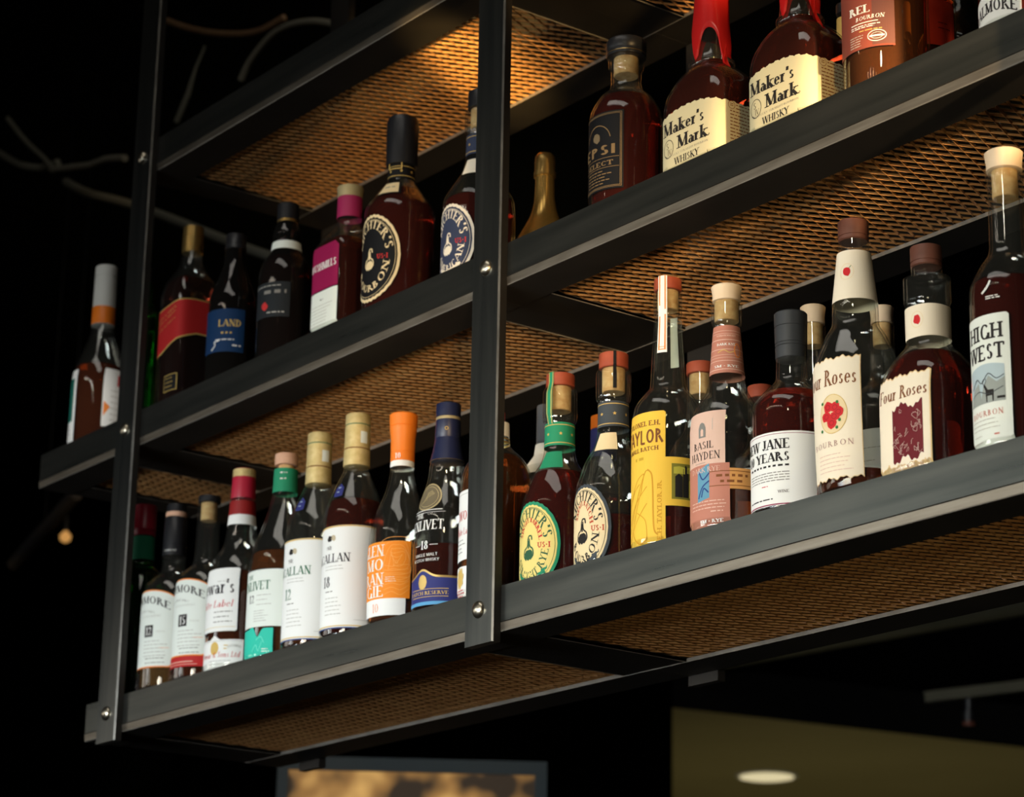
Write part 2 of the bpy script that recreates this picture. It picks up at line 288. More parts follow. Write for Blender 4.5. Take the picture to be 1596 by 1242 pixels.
# ---------------------------------------------------------------- lettering: stroke glyphs with thick and thin strokes
GL = {
'A': (.76, 'd.05,0,.37,1,t d.37,1,.70,0,T h.17,.56,.34 s.05,0 s.70,0'), 'B': (.66, 'v.13 a.14,.76,.32,.24,-90,90 a.14,.27,.40,.27,-90,90'),
'C': (.74, 'a.42,.5,.36,.5,42,318'), 'D': (.76, 'v.13 a.14,.5,.52,.5,-90,90'), 'E': (.62, 'v.13 h.13,.54,.97 h.13,.44,.5 h.13,.57,.03 k.54,.82,1 k.57,0,.2'),
'F': (.58, 'v.13 h.13,.53,.97 h.13,.43,.5 k.53,.82,1'), 'G': (.80, 'a.42,.5,.36,.5,42,320 v.70,.0,.42'), 'H': (.80, 'v.13 v.66 h.13,.66,.5'),
'I': (.30, 'v.15'), 'J': (.46, 'v.30,.2,1 a.16,.2,.16,.2,180,350'), 'K': (.74, 'v.13 d.16,.40,.60,1,t d.28,.55,.68,0,T s.60,1 s.68,0'),
'L': (.58, 'v.13 h.13,.54,.03 k.54,0,.22'), 'M': (.94, 'n.12 d.12,1,.46,.05,T d.46,.05,.80,1,t v.80'), 'N': (.78, 'n.12 d.10,1,.65,0,T n.65'),
'O': (.84, 'a.42,.5,.37,.5,0,360'), 'P': (.62, 'v.13 a.14,.73,.37,.27,-90,90'), 'R': (.72, 'v.13 a.14,.74,.35,.26,-90,90 d.34,.48,.66,0,T s.66,0'),
'S': (.56, 'a.28,.745,.20,.255,25,270 a.28,.255,.23,.255,-155,90'), 'T': (.68, 'v.34 h.03,.65,.97 k.03,.78,1 k.65,.78,1'),
'U': (.76, 'V.13,.3,1 N.62,.3,1 a.375,.3,.245,.3,180,360 s.13,1 s.62,1'), 'V': (.74, 'd.05,1,.37,0,T d.37,0,.69,1,t s.05,1 s.69,1'),
'W': (1.02, 'd.04,1,.28,0,T d.28,0,.51,1,t d.51,1,.75,0,T d.75,0,.98,1,t s.04,1 s.51,1 s.98,1'), 'X': (.72, 'd.06,1,.64,0,T d.06,0,.64,1,t s.06,0 s.64,0 s.06,1 s.64,1'),
'Y': (.72, 'd.05,1,.36,.48,T d.36,.48,.67,1,t v.36,0,.5 s.05,1 s.67,1'),
'0': (.62, 'a.31,.5,.26,.5,0,360'), '1': (.40, 'v.22 d.08,.82,.22,1,t'), '2': (.60, 'a.28,.72,.22,.28,-20,170 d.48,.62,.06,.03,t h.06,.52,.04 k.52,0,.2'),
'5': (.60, 'h.14,.5,.97 N.14,.52,1 a.26,.3,.25,.3,-150,125'), '8': (.60, 'a.3,.76,.20,.24,0,360 a.3,.27,.25,.27,0,360'),
'a': (.56, 'a.24,.19,.20,.20,0,360 V.43,.0,.44 a.26,.43,.17,.19,0,150 s.46,0'), 'e': (.56, 'a.28,.31,.24,.31,0,318 h.06,.52,.34'), 'k': (.60, 'v.13,0,1 d.15,.24,.46,.62,t d.25,.36,.52,0,T s.46,.62 s.53,0'),
'r': (.46, 'v.13,0,.62 a.30,.38,.17,.24,55,170'), 's': (.44, 'a.21,.46,.15,.16,25,270 a.21,.155,.17,.155,-155,90'), 'o': (.60, 'a.30,.31,.25,.31,0,360'),
'n': (.64, 'v.13,0,.62 a.30,.38,.18,.24,0,180 v.48,0,.4'), 'i': (.28, 'v.14,0,.62 o.14,.86'), 't': (.40, 'V.16,.06,.88 h.04,.34,.60 a.27,.10,.11,.1,180,320'), 'h': (.64, 'v.13,0,1 a.30,.38,.18,.24,0,180 v.48,0,.4'),
'd': (.62, 'v.47,0,1 a.27,.31,.22,.31,0,360'), 'c': (.52, 'a.28,.31,.24,.31,40,320'),
'l': (.28, 'v.14,0,1'), 'b': (.60, 'v.13,0,1 a.32,.31,.22,.31,0,360'), 'w': (.84, 'd.05,.62,.24,0,T d.24,0,.42,.62,t d.42,.62,.6,0,T d.6,0,.78,.62,t s.05,.62 s.78,.62'),
'u': (.62, 'V.13,.2,.62 V.47,0,.62 a.30,.2,.17,.2,180,360'), "'": (.22, 'd.13,1,.09,.72,T'), '.': (.24, 'o.11,.06'), '-': (.4, 'h.06,.34,.4'), '*': (.34, 'o.16,.5'), '&': (.8, 'a.34,.76,.18,.24,0,360 a.32,.27,.27,.27,90,360 d.2,.62,.72,0,T'),
}
def glyph_polys(ch, T, t, serif):
    """convex polygons of one letter; cap height 1"""
    out = []
    def bar(x0, y0, x1, y1, wd):
        dx, dy = x1-x0, y1-y0; l = math.hypot(dx, dy) or 1; nx, ny = -dy/l*wd/2, dx/l*wd/2
        out.append([(x0+nx, y0+ny), (x1+nx, y1+ny), (x1-nx, y1-ny), (x0-nx, y0-ny)])
    def ser(x, y, ln=None):
        if serif: 
            e = T*.5+serif; yy = y + (t*.45 if y < .02 else -t*.45 if y > .55 else 0); bar(x-e, yy, x+e, yy, t*.9)
    for tok in GL[ch][1].split():
        k = tok[0]; a = tok[1:].split(',')
        if k in 'vVnN':
            x = float(a[0]); y0 = float(a[1]) if len(a) > 1 else 0; y1 = float(a[2]) if len(a) > 2 else 1
            bar(x, y0, x, y1, T if k in 'vV' else t*1.15)
            if k in 'vn':
                if y0 < .02: ser(x, y0)
                if y1 > .58: ser(x, y1)
        elif k == 'h':
            x0, x1, y = map(float, a); bar(x0, y, (x0+x1)/2, y, t); bar((x0+x1)/2, y, x1, y, t)
        elif k == 'd': bar(float(a[0]), float(a[1]), float(a[2]), float(a[3]), T if a[4] == 'T' else t*1.1)
        elif k == 'k' and serif: bar(float(a[0]), float(a[1]), float(a[0]), float(a[2]), t)
        elif k == 's': ser(float(a[0]), float(a[1]))
        elif k == 'o':
            x, y = map(float, a); out.append([(x+T*.62*math.cos(i*PI/4), y+T*.62*math.sin(i*PI/4)) for i in range(8)])
        elif k == 'a':
            cx, cy, rx, ry, a0, a1 = map(float, a); n = max(4, int(abs(a1-a0)/20)); pv = None
            for i in range(n+1):
                an = math.radians(a0+(a1-a0)*i/n); c, s_ = math.cos(an), math.sin(an)
                wd = t + (T-t)*abs(c)**1.3
                p = ((cx+rx*c, cy+ry*s_), (cx+max(rx-wd, .01)*c, cy+max(ry-wd*.9, .01)*s_))
                if pv: out.append([pv[0], p[0], p[1], pv[1]])
                pv = p
    return out
STY = {'serif': (.165, .062, .085), 'bold': (.215, .075, .085), 'slab': (.19, .11, .09), 'light': (.115, .045, .07), 'sans': (.13, .12, 0), 'sansb': (.19, .17, 0), 'thin': (.07, .06, 0)}
def text_polys(s, height, width=None, style='serif', align='c', shear=0.0, track=0.06):
    T, t, sf = STY[style]; x = 0; out = []
    for ch in s:
        if ch == ' ': x += .34; continue
        for pl in glyph_polys(ch, T, t, sf): out.append([(x+px+shear*py, py) for px, py in pl])
        x += GL[ch][0]+track
    x -= track; k = height; kx = (width/x) if width else height
    off = {'c': -x/2, 'l': 0, 'r': -x}[align]
    return [[((px+off)*kx, py*k) for px, py in pl] for pl in out], x*kx

# ---------------------------------------------------------------- bottles
def catmull(pts, n=5):
    if len(pts) < 3: return list(pts)
    P_ = [pts[0]] + list(pts) + [pts[-1]]; out = []
    for i in range(1, len(P_)-2):
        p0, p1, p2, p3 = P_[i-1:i+3]
        for j in range(n):
            t = j/n; q = []
            for c in range(2):
                a, b, cc, d = p0[c], p1[c], p2[c], p3[c]
                # tangents limited so that the outline never overshoots
                m1 = (cc-a)*.5; m2 = (d-b)*.5; dl = cc-b
                if abs(dl) < 1e-6 or m1*dl < 0: m1 = 0
                if abs(dl) < 1e-6 or m2*dl < 0: m2 = 0
                m1 = max(-3*abs(dl), min(3*abs(dl), m1)); m2 = max(-3*abs(dl), min(3*abs(dl), m2))
                h00 = 2*t**3-3*t*t+1; h10 = t**3-2*t*t+t; h01 = -2*t**3+3*t*t; h11 = t**3-t*t
                q.append(h00*b+h10*m1+h01*cc+h11*m2)
            out.append(tuple(q))
    return out + [pts[-1]]
SEG = 64
class Bottle:
    def __init__(s, x, y, shelf, R, prof, label, glass=GLASS, content=None, fill=0.1, n=2.0, ratio=1.0, rz=0.0, group=None, name='whisky_bottle', cat='bottle', base=0.009, foot=0.0):
        """prof: list of segments, each a list of (z, r); sharp between segments, smooth inside one"""
        s.R, s.n, s.ratio = R, n, ratio
        s.root = empty(name, (x, y, ZB[shelf]), label, cat, group or {'low': 'bottles on the lower shelf', 'mid': 'bottles on the middle shelf', 'top': 'bottles on the upper shelf'}[shelf])
        s.root.rotation_euler.z = rz
        f = foot or 0.004
        rings = [(0.0, R-f*1.5), (0.0008, R-f*.8), (0.0025, R-f*.3), (0.006, R-0.0002)]
        for sg in prof: rings += catmull(sg, 4)
        s.rings = []
        for q in rings:
            if not s.rings or abs(q[0]-s.rings[-1][0]) + abs(q[1]-s.rings[-1][1]) > 1e-5: s.rings.append(q)
        s.rn = min(r for z, r in s.rings); s.tabs = {}
        s.top = s.rings[-1][0]
        b = MB(); s._shell(b, s.rings, 0.0, glass, True, False)
        if content and glass is not pmat:                            # the inner face of the wall where the bottle is empty
            f0 = fill+0.002; inn = [(f0, s.rad(f0)-.0026)] + [(z, r-.0026) for z, r in s.rings if z > f0+.001]
            if len(inn) > 2: s._shell(b, inn, 0.0, glass, False, False)
        s.glass = b.obj('glass', s.root, True, False, 55)
        if content:
            zz = [q for q in s.rings if base < q[0] < fill-1e-4]; ra = s.rad
            lr = [(base, ra(base)-0.006), (base+0.0006, ra(base)-0.0034)] + [(z, r) for z, r in zz if z > base+0.001] + [(fill, ra(fill))]
            lr = [lr[0], lr[1]] + [(z, r-0.0022) for z, r in lr[2:]]
            b = MB(); s._shell(b, lr, 0.0, content, True, True); s.liquid = b.obj('liquid', s.root, True, False, 50)
    def rad(s, z):
        rg = s.rings
        if z <= rg[0][0]: return rg[0][1]
        for a, b in zip(rg, rg[1:]):
            if a[0] <= z <= b[0]:
                return a[1] if b[0]-a[0] < 1e-9 else a[1]+(b[1]-a[1])*(z-a[0])/(b[0]-a[0])
        return rg[-1][1]
    def sect(s, r):
        """half axes and exponent of the cross-section where the outline is r wide"""
        k = max(0.0, min(1.0, (r-s.rn)/max(1e-6, s.R-s.rn)*1.35)); 
        return r, r*(1+(s.ratio-1)*k), 2+(s.n-2)*k
    def pr(s, th, a, b, n):
        if n < 2.01 and abs(a-b) < 1e-6: return a
        return ((abs(math.sin(th))/a)**n + (abs(math.cos(th))/b)**n)**(-1/n)
    def _shell(s, b, rings, off, m, bot, top):
        k0 = len(b.v); mi = b.mat(m)
        for z, r in rings:
            a, bb, n = s.sect(r)
            for j in range(SEG):
                th = 2*PI*j/SEG; p = s.pr(th, a, bb, n)+off; b.v.append((p*math.sin(th), -p*math.cos(th), z))
        for i in range(len(rings)-1):
            for j in range(SEG):
                b.f.append((k0+i*SEG+j, k0+i*SEG+(j+1) % SEG, k0+(i+1)*SEG+(j+1) % SEG, k0+(i+1)*SEG+j)); b.mi.append(mi)
        if bot: b.f.append(tuple(k0+j for j in range(SEG))[::-1]); b.mi.append(mi)
        if top: b.f.append(tuple(k0+(len(rings)-1)*SEG+j for j in range(SEG))); b.mi.append(mi)
    def theta(s, u, r):
        """angle from the front at arc length u along the outline of width r"""
        a, b, n = s.sect(r)
        if n < 2.01 and abs(a-b) < 1e-6: return u/a
        key = round(r, 4)
        if key not in s.tabs:
            N = 360; L = [0.0]; pv = None
            for i in range(N+1):
                th = PI*i/N; p = s.pr(th, a, b, n); q = (p*math.sin(th), p*math.cos(th))
                if pv: L.append(L[-1]+math.hypot(q[0]-pv[0], q[1]-pv[1]))
                pv = q
            s.tabs[key] = L
        L = s.tabs[key]; x = min(abs(u), L[-1]-1e-9); lo, hi = 0, 360
        while hi-lo > 1:
            md = (lo+hi)//2
            if L[md] <= x: lo = md
            else: hi = md
        th = PI*(lo+(x-L[lo])/max(1e-9, L[hi]-L[lo]))/360
        return th if u >= 0 else -th
    def at(s, u, z, off, rref=None):
        r = s.rad(z); th = s.theta(u, rref or r); a, b, n = s.sect(r); p = s.pr(th, a, b, n)+off
        return (p*math.sin(th), -p*math.cos(th), z)
def clip(pl, u, sg):
    out = []
    for p, q in zip(pl, pl[1:]+pl[:1]):
        a, c = sg*(p[0]-u), sg*(q[0]-u)
        if a >= -1e-9: out.append(p)
        if (a > 1e-9 and c < -1e-9) or (a < -1e-9 and c > 1e-9):
            t = a/(a-c); out.append((u, p[1]+(q[1]-p[1])*t))
    return out
class Label:
    def __init__(s, bt, zref=None, lift=0.0004):
        s.bt = bt; s.b = MB(); s.lift = lift; s.k = 0; s.rref = bt.rad(zref) if zref is not None else None
    def paper(s, u0, u1, z0, z1, m, step=0.0022, lift=None):
        lf = (s.lift + s.k) if lift is None else lift; s.k += 0.00013
        n = max(2, int((u1-u0)/step)); F = lambda f, u: f(u) if callable(f) else f
        us = [u0+(u1-u0)*i/n for i in range(n+1)]
        for a, c in zip(us, us[1:]):
            za0, za1, zc0, zc1 = F(z0, a), F(z1, a), F(z0, c), F(z1, c)
            nz = max(1, int((max(za1, zc1)-min(za0, zc0))/0.012)) if s.curved(min(za0, zc0), max(za1, zc1)) else 1
            for q in range(nz):
                f0, f1 = q/nz, (q+1)/nz
                s.quad([(a, za0+(za1-za0)*f0), (c, zc0+(zc1-zc0)*f0), (c, zc0+(zc1-zc0)*f1), (a, za0+(za1-za0)*f1)], m, lf)
    def curved(s, z0, z1): return abs(s.bt.rad(z0)-s.bt.rad(z1)) > 1e-4 or abs(s.bt.rad((z0+z1)/2)-s.bt.rad(z1)) > 1e-4
    def quad(s, pts, m, lf): s.b.poly([s.bt.at(u, z, lf, s.rref) for u, z in pts], m)
    def ink(s, polys, m):
        lf = s.lift + s.k + 0.00008
        for pl in polys:
            a, c = min(q[0] for q in pl), max(q[0] for q in pl)
            if c-a < .0035: s.quad(pl, m, lf); continue
            n = int((c-a)/.003)+1; d = (c-a)/n
            for i in range(n):                                    # wide shapes are cut into slices that follow the curved paper
                q = clip(clip(pl, a+i*d, 1), a+(i+1)*d, -1)
                if len(q) > 2: s.quad(q, m, lf)
    def text(s, t, u, z, h, m, width=None, style='serif', align='c', shear=0, track=.06, slope=0.0):
        pl, wd = text_polys(t, h, width, style, align, shear, track)
        s.ink([[(u+x, z+y+slope*x) for x, y in q] for q in pl], m); return wd
    def vtext(s, t, u, z, h, m, width=None, style='sans'):
        pl, wd = text_polys(t, h, width, style, 'l'); s.ink([[(u-y, z+x) for x, y in q] for q in pl], m)
    def arc(s, t, cu, cz, ru, rz, h, m, a_mid=90, span=120, style='serif', inside=False):
        """text along an ellipse; span in degrees"""
        pl, wd = text_polys(t, 1.0, None, style, 'c'); out = []
        for q in pl:
            o = []
            for x, y in q:
                f = x/wd
                if not inside: an = math.radians(a_mid - f*span); o.append((cu+(ru+y*h)*math.cos(an), cz+(rz+y*h)*math.sin(an)))
                else: an = math.radians(a_mid + f*span); o.append((cu+(ru-y*h)*math.cos(an), cz+(rz-y*h)*math.sin(an)))
            out.append(o)
        s.ink(out, m)
    def bend(s, t, u, z, h, m, width, sag, style='serif'):
        """text on a shallow arch"""
        pl, wd = text_polys(t, h, width, style, 'c')
        s.ink([[(u+x, z+y-sag*(x/(wd/2))**2) for x, y in q] for q in pl], m)
    def lines(s, u0, u1, z0, z1, n, m, h=0.0009, ragged=True, align='l', word=0.006):
        rr = random.Random(int((u0+z0)*1e5) & 0xffff)
        for i in range(n):
            z = z1-(z1-z0)*i/max(1, n-1); a, c = u0, u1
            if ragged:
                cut = rr.random()*.35*(u1-u0); a, c = (u0, u1-cut) if align == 'l' else (u0+cut/2, u1-cut/2)
            x = a
            while x < c:
                wl = min(word*(.35+rr.random()), c-x); st = []
                s.ink([[(x, z), (x+wl, z), (x+wl, z+h), (x, z+h)]], m); x += wl+h*1.1
    def hline(s, u0, u1, z, h, m):
        n = max(1, int((u1-u0)/.003)); d = (u1-u0)/n
        s.ink([[(u0+i*d, z), (u0+(i+1)*d, z), (u0+(i+1)*d, z+h), (u0+i*d, z+h)] for i in range(n)], m)
    def ring(s, cu, cz, ru, rz, wd, m, n=48, a0=0, a1=360, scal=0, amp=0.0):
        out = []
        for i in range(n):
            an = [math.radians(a0+(a1-a0)*(i+e)/n) for e in (0, 1)]; k = [1+amp*math.sin(scal*a) if scal else 1 for a in an]
            out.append([(cu+ru*k[0]*math.cos(an[0]), cz+rz*k[0]*math.sin(an[0])), (cu+ru*k[1]*math.cos(an[1]), cz+rz*k[1]*math.sin(an[1])),
                        (cu+(ru-wd)*math.cos(an[1]), cz+(rz-wd)*math.sin(an[1])), (cu+(ru-wd)*math.cos(an[0]), cz+(rz-wd)*math.sin(an[0]))])
        s.ink(out, m)
    def oval(s, cu, cz, ru, rz, m, wob=0, amp=0.0):
        f = lambda u: rz*math.sqrt(max(0, 1-((u-cu)/ru)**2))*(1+(amp*math.sin(wob*u/ru) if wob else 0))
        s.paper(cu-ru, cu+ru, lambda u: cz-f(u), lambda u: cz+f(u), m, 0.0012)
    def blob(s, cu, cz, r, m, n=10, seed=1, sz=1.0):
        rr = random.Random(seed); k = [(cu+r*(0.8+.35*rr.random())*math.cos(2*PI*i/n), cz+sz*r*(0.8+.35*rr.random())*math.sin(2*PI*i/n)) for i in range(n)]
        s.ink([[(cu, cz), k[i], k[(i+1) % n]] for i in range(n)], m)
    def curve(s, pts, wd, m):
        pts = catmull(pts, 5); out = []
        for a, c in zip(pts, pts[1:]):
            dx, dy = c[0]-a[0], c[1]-a[1]; l = math.hypot(dx, dy) or 1; nx, ny = -dy/l*wd/2, dx/l*wd/2
            out.append([(a[0]+nx, a[1]+ny), (c[0]+nx, c[1]+ny), (c[0]-nx, c[1]-ny), (a[0]-nx, a[1]-ny)])
        s.ink(out, m)
    def up(s): s.k += 0.00016
    def obj(s, name='label', text=None):
        o = s.b.obj(name, s.bt.root)
        if text: o['label'] = text
        return o
def rrect(u0, u1, z0, z1, r):
    """bottom and top outlines of a rounded rectangle"""
    def e(u):
        d = max(0, r-(u-u0), r-(u1-u)); return r-math.sqrt(max(0, r*r-d*d))
    return (lambda u: z0+e(u)), (lambda u: z1-e(u))
def lathe(name, parent, prof, m, seg=36, z=0.0, wave=None, bands=None, smooth=True, ang=40):
    """prof (z, r) bottom to top, closed at both ends; bands: {index: material} colours the strip above that point"""
    b = MB(); mi = b.mat(m); k = 0
    for zz, r in prof:
        for j in range(seg):
            th = 2*PI*j/seg; b.v.append((r*math.sin(th), -r*math.cos(th), z+zz))
    for i in range(len(prof)-1):
        mm = b.mat(bands[i]) if bands and i in bands else mi
        for j in range(seg):
            b.f.append((i*seg+j, i*seg+(j+1) % seg, (i+1)*seg+(j+1) % seg, (i+1)*seg+j)); b.mi.append(mm)
    b.f.append(tuple(range(seg))[::-1]); b.mi.append(mi); b.f.append(tuple((len(prof)-1)*seg+j for j in range(seg)))
    b.mi.append(b.mat(bands['top']) if bands and 'top' in bands else mi)
    return b.obj(name, parent, smooth, False, ang)
def cap_prof(r0, z0, z1, r1=None, bev=0.0008, grooves=()):
    r1 = r1 or r0; pr = [(z0, r0-bev), (z0+bev, r0)]
    for g in grooves:
        rg = r0+(r1-r0)*(g-z0)/(z1-z0); pr += [(g-.0006, rg), (g-.0003, rg-.0007), (g+.0003, rg-.0007), (g+.0006, rg)]
    return pr + [(z1-bev, r1), (z1-bev*.3, r1-bev*.3), (z1, r1-bev)]

# ================================================================ lower shelf, left bay
def body(R, z1): return [(0.007, R), (z1, R)]
def bowmore(x, y, R, num, label, corked):
    if not corked:
        bt = Bottle(x, y, 'low', R, [body(R, .128), [(.128, R), (.140, R*.97), (.1535, R*.86), (.1625, R*.62), (.1705, .0182), (.184, .0162), (.2478, .0152)]], label, GLASS, GOLDL, .118)
        lathe('capsule', bt.root, [(.193, .0166)] + [(.20, .0166), (.206, .0163), (.2063, .0159), (.2069, .0159), (.2072, .0163), (.246, .0156), (.2472, .0146)], blackcap)
        n = Label(bt, .20, .0014)
        n.text('12 YEARS OLD', .0105, .1975, .0026, wink, .017, 'sans')
        n.obj('neck_print')
        c = lathe('cap', bt.root, cap_prof(.0136, .2473, .2658), blackcap); lathe('band', c, cap_prof(.0146, .2476, .2545, bev=.0004), tancap)
    else:
        bt = Bottle(x, y, 'low', R, [body(R, .124), [(.124, R), (.136, R*.97), (.1495, R*.86), (.158, R*.64), (.1665, .0180), (.190, .0160), (.2478, .0152), (.2500, .0150)]], label, GLASS, COPPER, .110)
        lathe('cork', bt.root, cap_prof(.0108, .2255, .2501), cork)
        lathe('cap', bt.root, cap_prof(.0152, .2502, .2592), blackcap)
    L = Label(bt)
    zb = .0325 if not corked else .0345
    hw = R*1.2; top = lambda e: (lambda u: .1245+.0155*math.sqrt(max(0, 1-(u/(hw*1.02))**2))-e)
    b0, _ = rrect(-hw, hw, zb, .2, .006); L.paper(-hw, hw, b0, top(0), orangei, .0018)
    b1, _ = rrect(-hw+.0016, hw-.0016, zb+.0018, .2, .005); L.paper(-hw+.0016, hw-.0016, b1, top(.0018), offw, .0018)
    L.bend('BOWMORE', 0, .1215, .0098, ink, .083, .0115, 'serif')
    L.bend('ISLAY SINGLE MALT', 0, .1095, .0030, ink2, .04, .004, 'light')
    L.text('SCOTCH WHISKY', .012, .1015, .0026, ink3, .035, 'light')
    L.ink([[(.004, .0745), (.0185, .0745), (.0185, .0905), (.004, .0905)]], ink); L.k += .0001
    L.text(num, .0115, .0770, .0110, wink, .0105, 'serif')
    L.text('YEARS OLD', .029, .0800, .0024, ink3, .013, 'light')
    L.lines(.004, .040, .048, .068, 5, ink3, .0010); L.lines(.008, .040, .0385, .0445, 2, ink2, .0010)
    L.hline(.028, .042, .0585, .0005, orangei)
    if corked:
        L.paper(-hw, hw, .0205, .0342, redp); L.hline(-.02, .03, .0265, .0011, pinkp); L.hline(-.02, .036, .0232, .0006, pinkp)
    L.obj('label')
    return bt
b = Bottle(-1.2275, .046, 'low', .0318, [[(.007, .0318), (.172, .0318)], [(.172, .0318), (.183, .026), (.1915, .0172), (.20, .0158), (.2345, .0152)]], 'green glass bottle with a glossy red capsule, tight against the far steel post', GREENG, GREENL, .16)
lathe('capsule', b.root, [(.2345, .0149), (.2348, .0160), (.243, .0160), (.2434, .0163), (.2446, .0163), (.245, .0160), (.278, .0157), (.2792, .0146)], redcap)
n = Label(b, .2, .0003); n.paper(-.045, .045, .2, .2335, greenp); n.obj('neck_sleeve')
bowmore(-1.1512, .0525, .0400, '12', 'white label bottle numbered 12 with a black capped neck, beside the green bottle', False)
bowmore(-1.0622, .0519, .0392, '15', 'white label bottle numbered 15 with a red foot band and a visible cork', True)
# cream label with red script
R = .0405
b = Bottle(-.9768, .0530, 'low', R, [body(R, .125), [(.125, R), (.140, R*.955), (.1535, R*.84), (.1660, .0268), (.1775, .0222), (.1950, .0196), (.2149, .0177), (.236, .0165), (.2375, .0160)]], 'bottle with a red and gold capsule and two white labels, third from the far post', GLASS, COPPER, .135)
c = lathe('capsule', b.root, [(.2378, .0150), (.238, .0162), (.2395, .0165), (.2660, .0153), (.2662, .0148), (.2668, .0148), (.2670, .0153), (.2725, .0152), (.2775, .0151), (.2785, .0140)], redcap, bands={6: goldcap, 7: goldcap, 'top': goldcap})
n = Label(b, .25, -.0007)
for pts in ([(-.002, .244), (.004, .2485), (.010, .2495), (.016, .252)], [(.010, .2455), (.0125, .2500), (.0155, .2535), (.0185, .2505)], [(.003, .243), (.008, .247), (.013, .246)]): n.curve(pts, .0009, goldp)
n.obj('capsule_script')
n = Label(b, .222, .0004); n.paper(-.06, .06, .2145, .2335, maroon); n.obj('neck_band')
n = Label(b, .200, .0004); n.paper(-.02, .06, .2005, .2142, white); n.obj('neck_label')
L = Label(b); z0, z1 = rrect(-.042, .042, .0535, .137, .002)
L.paper(-.042, .042, z0, z1, white)
L.text("Dewar's", .004, .1035, .0185, ink, .066, 'serif'); L.text('White Label', .003, .0855, .0090, red, .064, 'light', shear=.2)
L.lines(.008, .038, .0655, .0785, 3, ink2, .0012); L.hline(-.04, .04, .0588, .0005, goldp); L.lines(.012, .03, .118, .119, 1, ink3, .0008)
L.obj('label')
L = Label(b); L.paper(-.052, .0515, .0016, lambda u: .0425+(.006*max(0, 1-abs(u-.012)/.008)), white)
L.oval(.012, .0315, .0068, .0085, goldp); L.hline(-.05, .05, .0405, .0006, ink3); L.text('Dewar & Sons Ltd', .016, .0195, .0070, red, .062, 'light', shear=.2); L.bend('SCOTCH WHISKY', .040, .0330, .0030, ink2, .018, .002, 'light'); L.lines(.004, .048, .006, .0145, 3, ink3, .0008); L.lines(.026, .034, .03, .034, 2, goldp, .0012)
L.obj('foot_label')
# green neck band, teal foot label
R = .0420
b = Bottle(-.8745, .0540, 'low', R, [body(R, .108), [(.108, R), (.125, R*.985), (.1514, .0372), (.172, .0300), (.191, .0236), (.208, .0188), (.2262, .0157), (.2560, .0150)]], 'bottle with a green neck band, pink wooden stopper and a teal label foot', GLASS, AMBER, .143)
n = Label(b, .24, .0004); n.paper(-.05, .05, .2245, .2562, greenp); n.lines(.008, .019, .241, .249, 2, wink, .0014, word=.003); n.obj('neck_band')
c = lathe('stopper', b.root, cap_prof(.0150, .2620, .2770), tancap); lathe('cork', c, cap_prof(.0098, .2480, .2621), cork)
L = Label(b); L.paper(-.05, .058, .0430, .1175, offw); L.hline(-.05, .058, .1165, .0012, blackp)
L.text('THE', -.004, .1055, .0052, gink, .012, 'serif'); L.text('GLENLIVET', -.004, .0905, .0115, gink, .066, 'serif')
L.text('12', .0005, .0745, .0100, ink, .011, 'serif'); L.lines(.010, .034, .071, .083, 3, ink3, .0009); L.lines(.006, .030, .05, .063, 5, ink3, .0008)
L.obj('label')
L = Label(b); L.paper(-.045, .0355, .0045, lambda u: .0408-(.011*math.exp(-((u-.014)/.0045)**2))+.003*math.exp(-((u-.004)/.004)**2), tealp)
for i, pts in enumerate(([(.006, .012), (.012, .020), (.016, .012), (.021, .024)], [(.012, .026), (.019, .030), (.024, .022)])): L.curve(pts, .0007, P('mint_ink', (.2, .75, .6)))
L.lines(.021, .032, .0105, .0135, 2, wink, .0011); L.obj('foot_label')
# twin white label bottles with gold capsules
def macallan(x, y, R, num, fill, label, dz):
    b = Bottle(x, y, 'low', R, [body(R, .143), [(.143, R), (.157, R*.985), (.1705, R*.92), (.187, R*.76), (.200, R*.62), (.2115, .0180), (.2200, .0156), (.262, .0150)]], label, GLASS, MAHOG if num == '18' else AMBER, fill)
    c = lathe('capsule', b.root, [(.2175+dz, .0160), (.2178+dz, .0166), (.2385+dz, .0162), (.2388+dz, .0153), (.2400+dz, .0153), (.2403+dz, .0161)] + [(.2695+dz, .0157), (.2697+dz, .0155), (.2709+dz, .0155), (.2711+dz, .0157), (.2835+dz, .0155), (.2848+dz, .0144)], goldcap, bands={3: brown, 7: gink})
    n = Label(b, .25, .0011); n.paper(.0185, .0275, .2455+dz, .2605+dz, offw, .001, .0011); n.obj('seal_sticker')
    s = Label(b, .18, .0004); s.paper(.000, .014, lambda u: .178+.9*(u-.007)**2*30, lambda u: .197-.0002-abs(u-.007)*.9, navyp, .001); s.lines(.004, .010, .184, .190, 2, paleblue, .0012); s.obj('shoulder_seal')
    L = Label(b, .08); L.paper(-.052, .066, .0125, .1400, white); L.hline(-.052, .066, .1382, .0016, goldp)
    L.hline(-.052, .066, .0150, .0013, goldp); L.hline(-.052, .066, .0125, .0014, navyink)
    L.blob(.0045, .1245, .0042, ink, 9, 3); L.blob(.0105, .1250, .0038, P('fawn_ink', (.5, .42, .28)), 9, 4); L.text('THE', .004, .1105, .0040, ink, .010, 'light'); L.ring(.0045, .1135, .0030, .0020, .0006, ink2, 16)
    L.text('MACALLAN', 0, .0945, .0108, gink if num == '12' else ink, .067, 'serif')
    L.lines(-.002, .030, .0855, .0895, 2, ink3, .0008)
    L.text(num, .0015, .0640, .0135, gink if num == '12' else ink, .0125, 'serif'); L.lines(.0, .016, .0555, .058, 1, ink2, .0012)
    L.lines(.0, .026, .030, .050, 5, ink3, .0009); L.hline(.040, .056, .0225, .0005, ink3)
    L.ink([[(.057, .025), (.058, .025), (.058, .045), (.057, .045)]], ink3)
    L.obj('label'); return b
